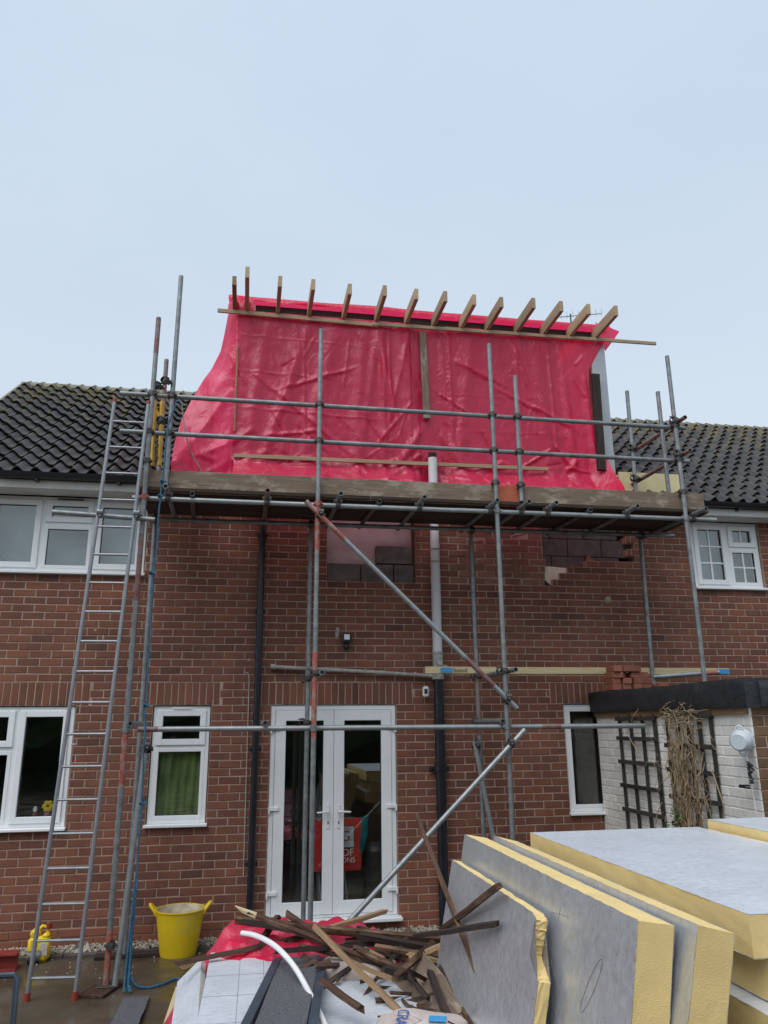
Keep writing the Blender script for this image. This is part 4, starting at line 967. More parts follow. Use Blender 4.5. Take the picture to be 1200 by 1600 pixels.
# pot and pegs
pt = empty('enamel_pot', (HX-.1, -2.72, 1.86), 'pale enamel pot hung bottom outwards on the white outbuilding wall', 'pot')
MP = Matrix.Translation(atx(1158, 1157, HX-.09)) @ Matrix.Rotation(R(38), 4, 'Z') @ Matrix.Rotation(R(-8), 4, 'Y')
m = MB(); m.lathe([(0, -.072), (.060, -.072), (.066, -.066), (.068, -.060), (.082, -.035), (.086, .03), (.091, .035), (.086, .04), (.078, .035), (.072, -.05), (0, -.055)], (0,0,0), 28, 'x'); m.xf(MP); m.build('pot_body', MT['enamel'], pt, True)
m = MB()
for s in (1, -1): m.tube([(.005, -.028, s*.082), (.003, -.026, s*.105), (.003, 0, s*.118), (.003, .026, s*.105), (.005, .028, s*.082)], .008, 7)
m.xf(MP); m.build('handle', MT['enamel'], pt, True)
pc = MP.translation
pg = empty('peg_string', (HX-.05, pc.y, 1.2), 'white string with a bunch of black pegs below the enamel pot', 'string')
m = MB(); m.tube([(HX-.06, pc.y-.0, pc.z-.08), (HX-.06, pc.y-.01, pc.z-.2), (HX-.03, pc.y-.03, .9)], .003, 5); m.build('string', MT['white_plastic'], pg)
for i in range(11):
    z = pc.z-.165 - i*.02; a = Vector((HX-.06, pc.y, z)); d = Vector((-.03, rr.uniform(-.12, -.05) if i < 9 else .10, rr.uniform(-.045, .01)))
    plank('peg', a, a+d, .017, .014, MT['black_plastic'], pg)
# bricks on the roof
QB = lambda r: Quaternion((0,0,1), r)
nb = []
for i in range(8):
    m = MB(); m.cbox(-.1075, .1075, -.051, .051, -.0325, .0325, .005, random.random()); nb.append(m.mesh('loose_brick', MT['new_brick']))
LB = 'loose red brick stacked on the flat felt roof'
zr = 2.437
for k, (x, y, l, rz) in enumerate(((4.04,-.42,0,90),(4.155,-.42,0,91),(4.28,-.45,0,88),(4.39,-.44,0,90),(4.52,-.55,0,100),(4.05,-.40,1,89),(4.16,-.43,1,91),(4.34,-.50,1,2),(4.34,-.38,1,0),(4.05,-.41,2,92),(4.14,-.44,2,45),(4.32,-.47,2,3),(4.06,-.44,3,88),(4.22,-.50,3,3))):
    b = inst('loose_brick', nb[k % 8], (x, y-.1, zr+.0325+l*.0665), QB(R(rz)) , None); tag(b, LB, 'brick', 'loose bricks stacked on the outbuilding roof')

# ------------------------------------------------------------------ insulation boards
def slab(name, L, H, T, M, lab, jag=None, group='foil faced insulation boards', fo='foil'):
    """foam core box x:-T..0 (thickness) y:0..-L z:0..H  with foil on both big faces"""
    e = empty(name, M.translation, lab, 'insulation board', group)
    prof = jag or [(0, 0), (-L, 0), (-L, H), (0, H)]
    def prism(pr, x0, x1, nn=14, amp=.0):
        m = MB(); ps = []
        for a, b in zip(pr, pr[1:]+pr[:1]):
            for k in range(nn): 
                t = k/nn; ps.append((a[0]+(b[0]-a[0])*t + amp*random.uniform(-1, 1), a[1]+(b[1]-a[1])*t + amp*random.uniform(-1, 1)))
        n = len(ps); cuts = 4 if amp else 1; vs = []
        for c in range(cuts+1):
            x = x0+(x1-x0)*c/cuts
            for (y, z) in ps: vs.append((x, y + (amp*random.uniform(-1,1) if amp else 0), z + (amp*random.uniform(-1,1) if amp else 0)))
        fs = [tuple(range(n)), tuple(range(cuts*n, cuts*n+n))[::-1]]
        for c in range(cuts):
            for i in range(n): fs.append((c*n+i, c*n+(i+1) % n, (c+1)*n+(i+1) % n, (c+1)*n+i))
        return m.add(vs, fs)
    m = prism(prof, .001, T-.001, 16, .0012 if not jag else .003); m.xf(M); m.build('foam_core', MT['foam'], e)
    for x0, x1 in ((-.0015, .0), (T, T+.0015)):
        m = prism(prof, x0, x1, 60, .0018); m.xf(M); m.build('foil_facing', MT[fo], e)
    return e
def leanM(x, y, z, lean, rz=0): return Matrix.Translation((x, y, z)) @ Matrix.Rotation(R(rz), 4, 'Z') @ Matrix.Rotation(R(lean), 4, 'Y')
# leaning boards; the base stands to the left of the top edge
def leaning(name, xt, yf, zt_, L, H, T, lean, lab, jag=None, rz=0):
    a = R(lean); return slab(name, L, H, T, leanM(xt - H*math.sin(a), yf, zt_ - H*math.cos(a), lean, rz), lab, jag)
eb = leaning('insulation_board', 1.455, -3.50, 1.395, 2.36, 1.20, .145, 10, 'thick foil faced insulation board leaning between the notched board and the stack')
leaning('insulation_board', 1.635, -3.58, 1.392, 2.38, 1.20, .145, 14, 'foil faced insulation board with stained edge leaning against the flat stack')
flat = Matrix.Rotation(R(90), 4, 'Y')
for k, (x, y, z, L_, H_, lab) in enumerate(((1.885, -3.56, 1.40, 2.33, 1.21, 'topmost insulation board lying flat on the stack'), (1.95, -3.50, 1.245, 2.52, 1.2, 'second insulation board from the top of the flat stack'),
        (1.87, -3.56, 1.09, 2.55, 1.22, 'third insulation board from the top of the flat stack'), (2.0, -3.5, .935, 2.4, 1.2, 'fourth insulation board from the top of the flat stack'),)):
    slab('insulation_board', L_, H_, .148, Matrix.Translation((x, y, z)) @ flat @ Matrix.Identity(4) if False else Matrix.Translation((x, y, z)) @ Matrix(((0,0,1,0),(0,1,0,0),(-1,0,0,0),(0,0,0,1))), lab, fo='foil_flat')
slab('insulation_board', 2.2, 1.3, .10, Matrix.Translation((3.13, -3.62, 1.455)) @ Matrix(((0,0,1,0),(0,1,0,0),(-1,0,0,0),(0,0,0,1))), 'insulation board lying flat behind the topmost one at the right edge', fo='foil_flat')
m = MB()
for (x0, x1) in ((1.95, 2.15), (2.5, 2.7), (2.95, 3.1)): m.cbox(x0, x1, -6.0, -3.5, 0, .35, .01)
m.cbox(1.9, 3.2, -5.95, -3.5, .35, .47, .01); m.cbox(1.92, 3.15, -5.9, -3.52, .47, .785, .01)
tag(m.build('pallet', MT['wood_mid']), 'timber pallet and packing under the flat insulation stack', 'pallet')
def onface(px, py):      # point on the face of the big leaning board
    d = fw*F + RT*(px-600) - UP*(py-800); nrm = Vector((-math.cos(R(10)), 0, math.sin(R(10)))); p0 = Vector((1.455, -3.5, 1.395))
    return CAM + d*((p0-CAM).dot(nrm)/d.dot(nrm)) + nrm*.0022
for pl in (((876,1418),(875,1428),(873,1437)), ((862,1425),(878,1429),(890,1434)), [(925+7*math.cos(t)+16*math.sin(t), 1540-42*math.sin(t)) for t in [i*.35 for i in range(19)]], ((860,1500),(868,1530),(862,1560),(870,1590))):
    m = MB(); m.tube([onface(*q) for q in pl], .0008, 4); m.build('pen_mark', MT['galv_dark'], eb)
# notched board in front
J = [(0, 0), (-1.56, 0), (-1.60, .86), (-1.47, .93), (-1.50, 1.08), (-1.44, 1.10), (0, 1.10)]
leaning('insulation_board', 1.335, -3.62, 1.262, 1.6, 1.10, .055, 11, 'thin insulation board with a broken notched edge leaning in front', J)

# ------------------------------------------------------------------ debris pile
def foilflat(name, c, L, Wd, T, rz, tilt, roll, lab, cat='insulation board', mt='foil_flat', core='board_white'):
    M = Matrix.Translation(c) @ Matrix.Rotation(R(rz), 4, 'Z') @ Matrix.Rotation(R(tilt), 4, 'X') @ Matrix.Rotation(R(roll), 4, 'Y')
    e = empty(name, M.translation, lab, cat)
    m = MB(); m.cbox(-Wd/2, Wd/2, -L/2, L/2, -T, -.002, .003); m.xf(M); m.build('foam_core', MT[core], e)
    m = MB(); m.box(-Wd/2, Wd/2, -L/2, L/2, -.0015, .0); m.xf(M); m.build('foil_facing', MT[mt], e)
    return e, M
e, M = foilflat('foil_board', (.07, -3.75, .60), 1.75, .50, .06, -1, 1.5, 0, 'foil faced board lying in the debris pile with grid lines, left of the black strip')
m = MB()
for x in (-.05, .1): m.box(x-.0012, x+.0012, -.87, .87, .0005, .001)
for y in (-.35, .05, .4): m.box(-.25, .25, y-.0012, y+.0012, .0012, .0016)
m.xf(M); m.build('printed_grid', MT['galv'], e)
foilflat('foil_board', (.75, -3.85, .54), 1.7, .70, .06, 4, 1, -3, 'foil faced board lying in the debris pile, right of the black strip')
foilflat('foil_board', (-.27, -3.7, .50), 1.7, .20, .05, 2, 1.5, -42, 'narrow foil board sloping down the left side of the debris pile')
o = plank('roofing_strip', at(470, 1494, -3.0), at(432, 1625, -4.55), .26, .022, MT['slate'], up=(0,0,1)); tag(o, 'grey black mineral felt strip lying between two foil boards', 'felt strip')
o = plank('edge_strip', at(437, 1496, -2.98), at(375, 1625, -4.5), .05, .05, MT['dark_metal'], up=(0,0,1)); tag(o, 'dark grey plastic edge strip beside the mineral felt strip', 'trim strip')
o = plank('edge_strip', at(505, 1500, -3.1), at(488, 1610, -4.4), .05, .04, MT['dark_metal'], up=(0,0,1)); tag(o, 'dark plastic trim right of the felt strip, under the white pipe', 'trim strip')
# packing below the pile so nothing floats
m = MB(); nn = 30; vs = []; fs = []
for i in range(nn+1):
    for j in range(nn+1):
        u, v = i/nn, j/nn; x = -.35 + 1.75*u; y = -4.7 + 2.35*v; ed = min(1, 6*u, 6*(1-u), 5*(1-v), 6*v)
        vs.append((x, y, max(.002, .44*ed + .05*nz(x*6, y*6) + .03*nz(x*17, y*17)) if ed > 0 else .002))
for i in range(nn):
    for j in range(nn): fs.append((i*(nn+1)+j, (i+1)*(nn+1)+j, (i+1)*(nn+1)+j+1, i*(nn+1)+j+1))
tag(m.add(vs, fs).build('rubble_heap', MT['kerb']), 'dark rubble and dirt under the debris pile', 'rubble', kind='stuff')
LA = [  # p0 px, y ; p1 px, y ; w, t, mat, label
 ((388,1426,-2.75),(732,1560,-3.35),.055,.04,'wood_old','long thin old lath crossing the whole debris pile with a pale snapped tip'),
 ((368,1438,-2.55),(724,1474,-3.0),.06,.075,'wood_old','thick reddish brown timber lying across the top of the debris pile'),
 ((275,1507,-2.85),(475,1463,-2.70),.05,.045,'wood_old','old lath poking out of the pile towards the patio at left'),
 ((448,1428,-2.6),(520,1478,-2.9),.06,.05,'wood_old','short old timber sloping down below the left door leaf'),
 ((490,1447,-2.85),(622,1578,-3.75),.055,.05,'wood_mid','light brown lath sloping towards the paper sack'),
 ((430,1487,-3.0),(600,1474,-2.95),.05,.05,'wood_dark','dark lath lying level above the felt strip'),
 ((436,1430,-2.5),(404,1476,-2.75),.05,.06,'wood_old','short upright timber stub beside the white pipe end'),
 ((515,1450,-2.5),(602,1424,-2.45),.06,.04,'wood_mid','split pale ended lath under the door sill'),
 ((690,1453,-3.4),(780,1384,-4.55),.05,.045,'wood_old','old timber propped against the face of the notched insulation board'),
 ((650,1462,-3.2),(776,1444,-4.5),.055,.04,'wood_dark','dark pointed lath touching the notched insulation board'),
 ((651,1274,-2.85),(778,1606,-4.45),.045,.03,'wood_old','tall thin strip leaning upright in front of the notched insulation board'),
 ((618,1526,-3.5),(676,1474,-3.05),.06,.045,'wood_old','short timber slanting up behind the flat brown board'),
 ((505,1534,-3.6),(566,1578,-3.95),.075,.05,'wood_old','short chunky offcut lying on the right foil board'),
 ((600,1512,-3.25),(700,1540,-3.5),.05,.05,'wood_dark','dark lath buried beneath the right half of the pile'),
 ((560,1450,-2.5),(690,1500,-3.0),.055,.045,'wood_dark','dark lath below the thick reddish timber'),
 ((700,1475,-3.1),(640,1500,-3.25),.09,.03,'wood_mid','flat split piece at the right end of the pile'),
 ((690,1510,-3.4),(740,1606,-4.2),.06,.045,'wood_old','lath running down to the lower right of the pile'),
 ((672,1520,-3.5),(706,1606,-4.25),.06,.045,'wood_dark','dark lath beside the flat brown board'),
 ((706,1530,-3.5),(760,1606,-4.2),.07,.04,'wood_dark','dark broad lath at the foot of the notched insulation board'),
 ((540,1470,-2.7),(650,1462,-2.9),.05,.05,'wood_old','old lath hidden behind the crossing laths under the doors'),
 ((600,1500,-3.1),(560,1476,-2.9),.05,.05,'wood_mid','short stub above the plaster sack'),
 ((470,1478,-2.85),(560,1500,-3.1),.05,.04,'wood_old','old lath across the crumpled red sheet'),
 ((380,1440,-2.6),(500,1462,-2.8),.05,.05,'wood_dark','dark lath under the long thin lath at the left of the pile'),
 ((560,1462,-2.9),(716,1486,-3.15),.06,.05,'wood_dark','dark lath just below the thick reddish timber on the right'),
 ((590,1480,-3.0),(720,1500,-3.3),.05,.04,'wood_old','old lath fanning out to the right of the red scrap'),
 ((640,1490,-3.1),(730,1512,-3.4),.06,.03,'wood_mid','splintered brown lath at the right end of the pile'),
 ((560,1486,-3.0),(640,1520,-3.4),.05,.045,'wood_old','old lath over the yellow plastic scrap'),
 ((530,1495,-3.1),(612,1530,-3.5),.045,.04,'wood_mid','light lath resting on the dirty sack'),
 ((660,1500,-3.2),(700,1560,-3.7),.05,.05,'wood_old','old lath crossing the top of the flat brown board'),
 ((685,1480,-3.2),(712,1545,-3.6),.045,.04,'wood_mid','brown lath standing in the gap by the notched board'),
 ((640,1525,-3.5),(668,1560,-3.8),.04,.04,'wood_dark','small dark offcut on the flat brown board'),
 ((722,1560,-3.8),(748,1612,-4.3),.10,.04,'wood_old','broad dark offcut at the lower right corner of the pile'),
]
for (a, b, w_, t_, mt, lab) in LA:
    a = (a[0], a[1], a[2]-.28); b = (b[0], b[1], b[2]-.2)
    o = plank('timber_lath', at(*a), at(*b), w_*.62, t_*.62, MT[mt], roll=random.uniform(-.5, .5), jag=.02); tag(o, lab, 'timber', 'scrap timber laths in the debris pile')
m = MB(); p = at(388, 1426, -3.03); d = (at(732,1560,-3.55)-p).normalized(); m.tube([p - d*.10 + Vector((0,0,.01)), p - d*.03, p + d*.06], [.004, .018, .022], 6)
tp = m.build('snapped_tip', MT['wood_pale'], bpy.data.objects['timber_lath'])
tl_ = bpy.data.objects['timber_lath']; tp.matrix_parent_inverse = tl_.rotation_quaternion.to_matrix().to_4x4().inverted()
o = plank('flat_board', at(640, 1512, -3.45), at(708, 1600, -4.25), .25, .03, MT['wood_toe'], up=(-.5, -.1, .8), jag=.02); tag(o, 'broad brown flat board lying in the debris pile beside the paper sack', 'board')
rs = random.Random(5); m = MB()
for i in range(250):
    x, y = rs.uniform(.35, 1.5), rs.uniform(-4.3, -2.7)
    if x < .95 and y < -3.45: continue
    z = .50 + rs.random()*.13*(1 if y > -3.6 else .5); L = rs.uniform(.06, .45) if i % 3 else rs.uniform(.4, .9); a = rs.uniform(0, 6.28); d = Vector((math.cos(a), math.sin(a)*.8, rs.gauss(0, .18))).normalized()*L/2; c = Vector((x, y, z)); w = rs.uniform(.006, .02)
    u = d.orthogonal().normalized()*w; v = d.cross(u).normalized()*w*rs.uniform(.4, 1)
    m.add([c-d-u-v, c-d+u-v, c-d+u+v, c-d-u+v, c+d*rs.uniform(.8,1)-u*.7-v, c+d+u-v*.6, c+d*rs.uniform(.8,1.1)+u*.5+v, c+d-u+v*.5], [(0,3,2,1),(4,5,6,7),(0,1,5,4),(1,2,6,5),(2,3,7,6),(3,0,4,7)])
tag(m.build('wood_splinters', MT['wood_splinter']), 'small broken wood splinters filling the debris pile', 'splinters', kind='stuff')
# white pipe
m = MB(); P2 = []; cp = [at(378, 1458, -2.95), at(400, 1462, -3.05), at(430, 1478, -3.3), at(458, 1508, -3.55), at(480, 1545, -3.8), at(500, 1585, -4.1), at(512, 1612, -4.3)]
for i in range(len(cp)-1):
    for k in range(5):
        a = cp[max(i-1,0)]; b = cp[i]; c = cp[i+1]; d = cp[min(i+2, len(cp)-1)]; t = k/5
        P2.append(.5*((2*b) + (c-a)*t + (2*a-5*b+4*c-d)*t*t + (3*b-a-3*c+d)*t**3))
m.tube(P2, .0165, 12); tag(m.build('plastic_pipe', MT['white_plastic'], smooth=True), 'bent white plastic pipe lying over the debris pile', 'pipe')
# crumpled red sheet on the pile
def drape(name, x0, x1, y0, y1, f, mtn, nx=46, ny=30, outline=None):
    m = MB(); vs = []; fs = []
    for i in range(nx+1):
        for j in range(ny+1):
            u, v = i/nx, j/ny; x = x0+(x1-x0)*u + .05*nz(v*4, u*3, 1); y = y0+(y1-y0)*v + .07*nz(u*5, v*2, 2); vs.append((x, y, f(x, y, u, v)))
    for i in range(nx):
        for j in range(ny): fs.append((i*(ny+1)+j, (i+1)*(ny+1)+j, (i+1)*(ny+1)+j+1, i*(ny+1)+j+1))
    return m.add(vs, fs).build(name, MT[mtn], smooth='all')
def fz(x, y, u, v):
    ed = min(1, 7*u, 7*(1-u), 6*v, 6*(1-v)); base = .67 - .55*max(0, (-.06-x))/.42
    return max(.05, base + .035*abs(nz(x*6, y*5, 3))*2 + .03*nz(x*13, y*12, 1) - .10*(1-ed) + (.03 if v > .5 else 0))
o = drape('crumpled_sheet', -.50, 1.02, -3.10, -2.4, fz, 'sheet'); tag(o, 'crumpled red plastic sheet lying under the scrap laths', 'plastic sheet')
o = drape('crumpled_sheet', .95, 1.5, -3.2, -2.8, lambda x, y, u, v: .56 + .06*nz(x*7, y*7) + .03*nz(x*17, y*15), 'sheet', 20, 16); tag(o, 'small scrap of red plastic at the right of the debris pile', 'plastic sheet')
o = drape('yellow_bag', 1.0, 1.2, -3.3, -3.05, lambda x, y, u, v: .565 + .05*nz(x*9, y*7, 4), 'yellow_plastic', 12, 10); tag(o, 'yellow plastic scrap among the laths', 'plastic scrap')
def sack(name, c, sx, sy, sz, rz, tilt, mtn, lab):
    m = MB(); n, k = 26, 14; vs = []; fs = []
    for j in range(k+1):
        ph = -math.pi/2 + math.pi*j/k
        for i in range(n):
            t = 6.2832*i/n; ct, st = math.cos(t), math.sin(t); pw = .55
            x = sx*math.copysign(abs(ct)**pw, ct)*math.cos(ph)**.5 if math.cos(ph) > 1e-6 else 0; y = sy*math.copysign(abs(st)**pw, st)*math.cos(ph)**.5 if math.cos(ph) > 1e-6 else 0
            z = sz*math.sin(ph); x += .012*nz(t*2, ph*3, sx); z += .018*nz(x*11, y*11, 2) + .008*nz(x*30, y*30); vs.append((x, y, z))
    for j in range(k):
        for i in range(n): fs.append((j*n+i, j*n+(i+1) % n, (j+1)*n+(i+1) % n, (j+1)*n+i))
    m.add(vs, fs); M = Matrix.Translation(c) @ Matrix.Rotation(R(rz), 4, 'Z') @ Matrix.Rotation(R(tilt), 4, 'X'); m.xf(M)
    e = empty(name, Vector(c) - Vector((0,0,sz)), lab, 'sack'); m.build('sack_body', MT[mtn], e, 'all'); return e, M
sack('plaster_sack', at(545, 1518, -3.25), .25, .13, .065, -25, 0, 'white_paper', 'dirty pinkish sack half buried under the laths')
e, M = sack('paper_sack', (.95, -4.38, .56), .25, .19, .075, -18, 6, 'white_paper', 'pale paper sack with blue print at the bottom of the photo')
for k, (s, sz_, x, y) in enumerate((('CRAC', .085, -.10, .03), ('BLUE', .035, -.17, .09))):
    if k == 0: text('lettering', s, sz_, M @ Matrix.Translation((x, y-.05, .083)) @ Matrix.Rotation(R(-90), 4, 'Z') @ Matrix.Rotation(R(0), 4, 'X'), MT['text_blue'], e)
m = MB(); m.box(.04, .13, -.02, .04, .080, .083); m.xf(M); m.build('blue_print', MT['label_blue'], e)

# ------------------------------------------------------------------ patio items
tb = empty('rubber_tub', (-.55, -.38, 0), 'yellow flexible rubber tub standing by the brick wall', 'tub')
c = Vector((-.54, -.36, 0))
m = MB(); prof = [(0, .012), (.150, .012), (.165, .0), (.172, .02), (.200, .20), (.228, .385), (.236, .39), (.236, .40), (.222, .40), (.194, .20), (.165, .03), (0, .025)]
m.lathe(prof, c, 36); m.build('tub_body', MT['yellow_plastic'], tb, True)
m = MB(); m.lathe([(.1935, .05+.15), (.2205, .396)], c, 36); m.lathe([(0, .033), (.164, .036), (.193, .2)], c, 36); m.build('tub_lining', MT['tub_in'], tb, True)
for s in (-1, 1):
    m = MB(); m.tube([c + Vector((s*.215, -.05, .35)), c + Vector((s*.245, -.05, .40)), c + Vector((s*.275, -.04, .435)), c + Vector((s*.285, 0, .445)), c + Vector((s*.275, .04, .435)), c + Vector((s*.245, .05, .40)), c + Vector((s*.215, .05, .35))], .014, 8); m.build('handle', MT['yellow_plastic'], tb, True)
jc = empty('jerry_can', (-1.79, -.33, 0), 'yellow plastic jerry can with red cap behind the ladder', 'jerry can')
m = MB(); m.cbox(-1.90, -1.71, -.40, -.26, 0, .22, .03); m.cbox(-1.89, -1.80, -.385, -.275, .20, .275, .02); m.tube([(-1.835, -.33, .255), (-1.79, -.33, .298), (-1.745, -.33, .285), (-1.735, -.33, .21)], [.018, .016, .016, .016], 10)
m.cbox(-1.78, -1.715, -.385, -.275, .20, .24, .015); m.build('can_body', MT['yellow_plastic'], jc, True)
m = MB(); m.tube([(-1.735, -.33, .27), (-1.735, -.33, .315)], .026, 12); m.build('cap', MT['red_plastic'], jc, True)
MB().cbox(-1.79, -1.718, -.4025, -.399, .06, .17, .001).build('paper_label', MT['white_paper'], jc)
m = MB(); m.add([(-1.60,-.27,0),(-1.34,-.24,0),(-1.33,-.16,0),(-1.58,-.15,0),(-1.46,-.22,.13),(-1.40,-.18,.11)], [(3,2,1,0),(0,1,5,4),(1,2,5),(2,3,4,5),(3,0,4)]); tag(m.build('stone_chunk', MT['gravel']), 'pale triangular lump of stone on the gravel beside the jerry can', 'stone')
# red steel beam
m = MB()
for (z0, z1, y0, y1) in ((0, .014, -.62, -.46), (.014, .126, -.545, -.533), (.126, .14, -.62, -.46)): m.box(-3.2, -1.93, y0, y1, z0, z1)
tag(m.build('steel_beam', MT['red_oxide']), 'red oxide painted steel beam lying by the wall at far left', 'steel beam')
m = MB(); m.tube([(-1.88, -.42, .06), (-1.78, -.40, .06)], .05, 14); tag(m.build('tin_can', MT['galv_dark'], smooth=True), 'dull metal can lying beside the red steel beam', 'can')
# chair at the left edge
ch = empty('garden_chair', (-1.5, -3.8, 0), 'dark metal garden chair with blue fabric seat cut off by the left edge', 'chair')
m = MB(); m.tube([(-1.16, -3.75, .0), (-1.16, -3.80, .44), (-1.155, -3.84, .79), (-1.17, -3.84, .81), (-1.70, -3.84, .81), (-1.72, -3.84, .79), (-1.71, -3.80, .44), (-1.71, -3.75, 0)], .016, 8); m.build('back_frame', MT['dark_metal'], ch, True)
m = MB(); m.cbox(-1.70, -1.17, -4.3, -3.80, .43, .47, .012); m.build('seat', MT['blue_fabric'], ch)
for x in (-1.16, -1.71): m = MB(); m.tube([(x, -4.32, 0), (x, -4.28, .45), (x, -3.80, .45)], .015, 8); m.build('leg', MT['dark_metal'], ch, True)
# slate and timber offcuts on the patio
o = plank('slate_piece', atz(213, 1560, .02), atz(190, 1612, .05), .20, .02, MT['slate'], jag=.02); tag(o, 'dark slate coloured strip lying on the wet patio', 'slate')
o = plank('timber_offcut', atz(292, 1540, .10), atz(264, 1612, .08), .065, .04, MT['wood_pale'], roll=.2); tag(o, 'longest pale new timber offcut at the left foot of the pile', 'timber', 'pale timber offcuts')
o = plank('timber_offcut', atz(280, 1544, .06), atz(257, 1615, .05), .045, .045, MT['wood_pale'], roll=.5); tag(o, 'narrow pale offcut left of the longest one', 'timber', 'pale timber offcuts')
o = plank('timber_offcut', atz(301, 1566, .14), atz(290, 1612, .10), .05, .04, MT['wood_pale'], roll=.1); tag(o, 'short pale offcut above the dark lump of wood', 'timber', 'pale timber offcuts')
o = plank('timber_offcut', atz(312, 1558, .12), atz(300, 1590, .10), .07, .05, MT['wood_pale']); tag(o, 'squat pale offcut touching the foil board edge', 'timber', 'pale timber offcuts')
o = plank('wood_lump', atz(288, 1588, .12), atz(280, 1625, .10), .14, .12, MT['wood_old'], jag=.03); tag(o, 'dark brown lump of old wood at the bottom edge', 'timber')
o = plank('timber_lath', atz(284, 1512, .03), atz(345, 1490, .12), .05, .03, MT['wood_mid'], jag=.02); tag(o, 'weathered lath lying on the patio in front of the yellow tub', 'timber')
# gravel strip and kerb
kb = MB(); x = -3.4
while x < 4.0: kb.cbox(x, x+.9, -.30+.01*nz(x, 1), -.245, -.02, .035, .008); x += .905
tag(kb.build('kerb_edging', MT['kerb']), 'low concrete edging in front of the gravel strip', 'edging', kind='structure')
m = MB(); ico = [(0,0,1),(.89,0,.45),(.28,.85,.45),(-.72,.53,.45),(-.72,-.53,.45),(.28,-.85,.45),(.72,.53,-.45),(-.28,.85,-.45),(-.89,0,-.45),(-.28,-.85,-.45),(.72,-.53,-.45),(0,0,-1)]
icf = [(0,1,2),(0,2,3),(0,3,4),(0,4,5),(0,5,1),(1,6,2),(2,7,3),(3,8,4),(4,9,5),(5,10,1),(6,7,2),(7,8,3),(8,9,4),(9,10,5),(10,6,1),(11,7,6),(11,8,7),(11,9,8),(11,10,9),(11,6,10)]
for i in range(5200):
    x, y = random.uniform(-3.3, 4.0), -.24 + .235*random.random()**.9; s = random.uniform(.008, .019); z = random.uniform(.015, .05)
    if i > 4900: y = random.uniform(-1.2, -.3); z = s*.4; s *= .55
    q = Quaternion((random.gauss(0,1), random.gauss(0,1), random.gauss(0,1), random.gauss(0,1))).normalized().to_matrix(); a, b, c_ = s*random.uniform(.8,1.3), s*random.uniform(.7,1.1), s*random.uniform(.5,.8)
    m.add([q @ Vector((vx*a, vy*b, vz*c_)) + Vector((x, y, z)) for vx, vy, vz in ico], icf, random.random())
tag(m.build('gravel', MT['gravel'], origin=(0,0,0)), 'pale gravel strip along the foot of the wall', 'gravel', kind='stuff')

# ------------------------------------------------------------------ things seen through the glass
bg_ = empty('shopping_bag', (1.17, .45, .5), 'red bag with turquoise side and white print inside the french doors', 'bag')
m = MB(); vs = []; fs = []
A_, B_ = (.80, .38), (1.22, .34)
n, k = 10, 10
for j in range(k+1):
    for i in range(n+1):
        u, v = i/n, j/k; x = .78+.52*u + .02*nz(v*3, u); vs.append((x, (.22) + .02*nz(u*3, v*3, 1) - .04*math.sin(math.pi*u), .58 + .53*v))
for j in range(k):
    for i in range(n): fs.append((j*(n+1)+i, j*(n+1)+i+1, (j+1)*(n+1)+i+1, (j+1)*(n+1)+i))
m.add(vs, fs).build('bag_front', MT['bag_red'], bg_, 'all')
m = MB(); m.add([(1.295,.22,.60),(1.295,.22,1.11),(1.405,.33,1.12),(1.40,.38,.9),(1.33,.42,.66)], [(0,1,2,3,4)]); m.box(.79, 1.28, .25, .45, .6, 1.09); m.build('bag_side', MT['bag_teal'], bg_)
MB().cbox(.98, 1.215, .150, .154, .82, 1.03, .002).build('print_panel', MT['enamel'], bg_)
for s, sz_, x, z in (('G', .15, 1.125, .93), ('OF', .10, 1.15, .765), ('ONS', .075, 1.155, .69)): text('lettering', s, sz_, Matrix.Translation((x, .146, z)) @ Matrix.Rotation(R(90), 4, 'X'), MT['bag_red'] if s == 'G' else MT['text_white'], bg_)
m = MB(); m.tube([(1.10,.22,1.10),(1.11,.23,1.3),(1.12,.26,1.10)], .008, 6); m.build('bag_handle', MT['bag_red'], bg_)
st = empty('white_stand', (1.0, .5, .16), 'white metal stand legs below the red bag inside the french doors', 'stand')
for a, b in (((.86,.45,.6),(.90,.42,.17)), ((1.14,.42,.58),(1.19,.40,.17)), ((.86,.7,.6),(.9,.75,.17)), ((1.14,.7,.58),(1.19,.75,.17))): m = MB(); m.tube([a, b], .008, 6); m.build('leg', MT['white_plastic'], st)
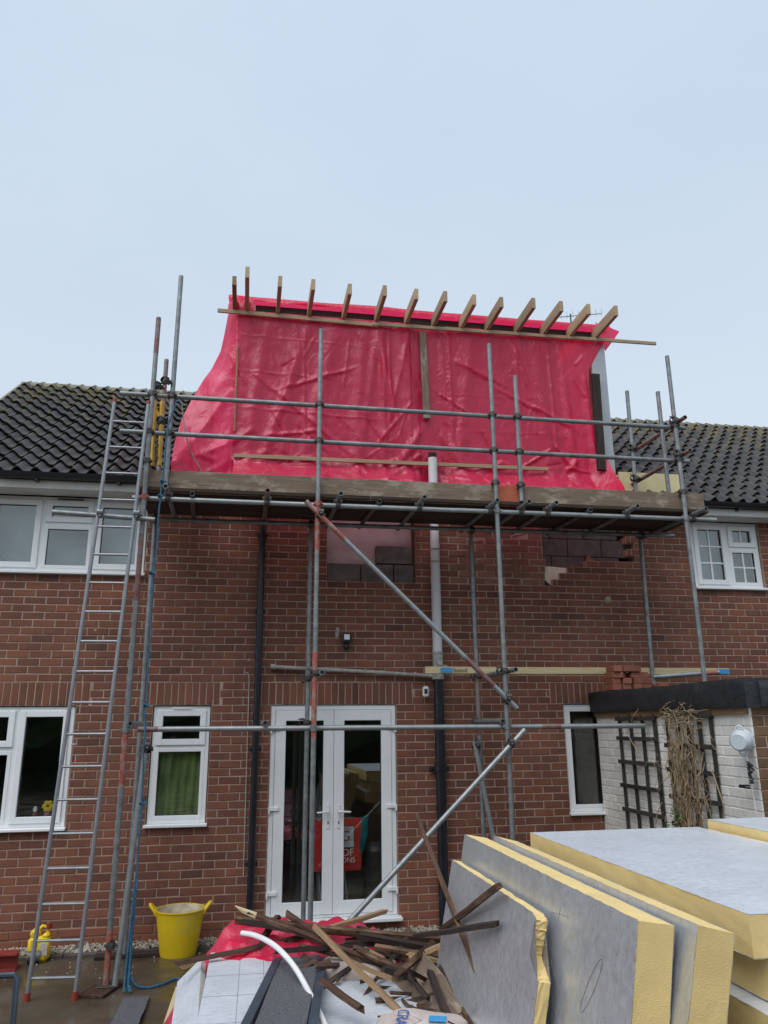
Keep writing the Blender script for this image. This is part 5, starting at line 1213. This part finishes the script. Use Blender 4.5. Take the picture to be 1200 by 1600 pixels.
m = MB(); m.cbox(.78, 1.24, .38, .74, .565, .585, .004); m.build('top', MT['white_plastic'], st)
m = MB(); m.lathe([(0, 0), (.13, 0), (.14, .02), (.14, .55), (.145, .56), (.13, .60), (.06, .64), (0, .645)], (1.52, .60, .16), 22); tag(m.build('steel_bin', MT['galv_dark'], smooth=True), 'steel bin inside the right french door', 'bin')
o = drape('pink_garment', .33, .56, .5, .7, lambda x, y, u, v: 1.0 + .38*v + .03*nz(x*9, y*5), 'pink_cloth', 12, 12); tag(o, 'dim pink garment behind the left french door', 'garment')
for i, (x, c1, c2, lab) in enumerate(((-2.08, 'red_plastic', 'white_plastic', 'small red figure on the sill of the left ground floor window'), (-1.96, 'pink_cloth', 'yellow_plastic', 'small yellow flower ornament on the left ground floor window sill'))):
    e = empty('ornament', (x, .16, 1.14), lab, 'ornament'); m = MB(); m.lathe([(0, 0), (.035, 0), (.04, .05), (.03, .10), (0, .12)], (x, .16, 1.14), 12); m.build('base', MT[c1], e, True)
    m = MB()
    if i == 0: m.lathe([(0, .115), (.02, .12), (.024, .145), (.012, .17), (0, .175)], (x, .16, 1.14), 10)
    else:
        for k in range(6): a = k*1.05; m.lathe([(0, -.012), (.022, -.008), (.026, 0), (0, .01)], (x+.035*math.cos(a), .16, 1.14+.17+.035*math.sin(a)), 8, 'y')
    m.build('top', MT[c2], e, True)

# ------------------------------------------------------------------ hedge behind the camera, seen only as a reflection in the low windows
m = MB(); nn = 70; vs = []; fs = []
for i in range(nn+1):
    for j in range(15):
        x = -30 + 60*i/nn; t = j/14; h = 6.2 + 1.3*nz(x*.25, 2) + .8*nz(x*.9, 5); vs.append((x + .5*nz(x, t*5), -22 + 1.6*math.sin(math.pi*t)*-1*-1 + .9*nz(x*1.3, t*7, 4), h*t))
for i in range(nn):
    for j in range(14): fs.append((i*15+j, (i+1)*15+j, (i+1)*15+j+1, i*15+j+1))
tag(m.add(vs, fs).build('garden_hedge', MT['hedge']), 'tall dark hedge mirrored in the ground floor windows', 'hedge', kind='stuff')
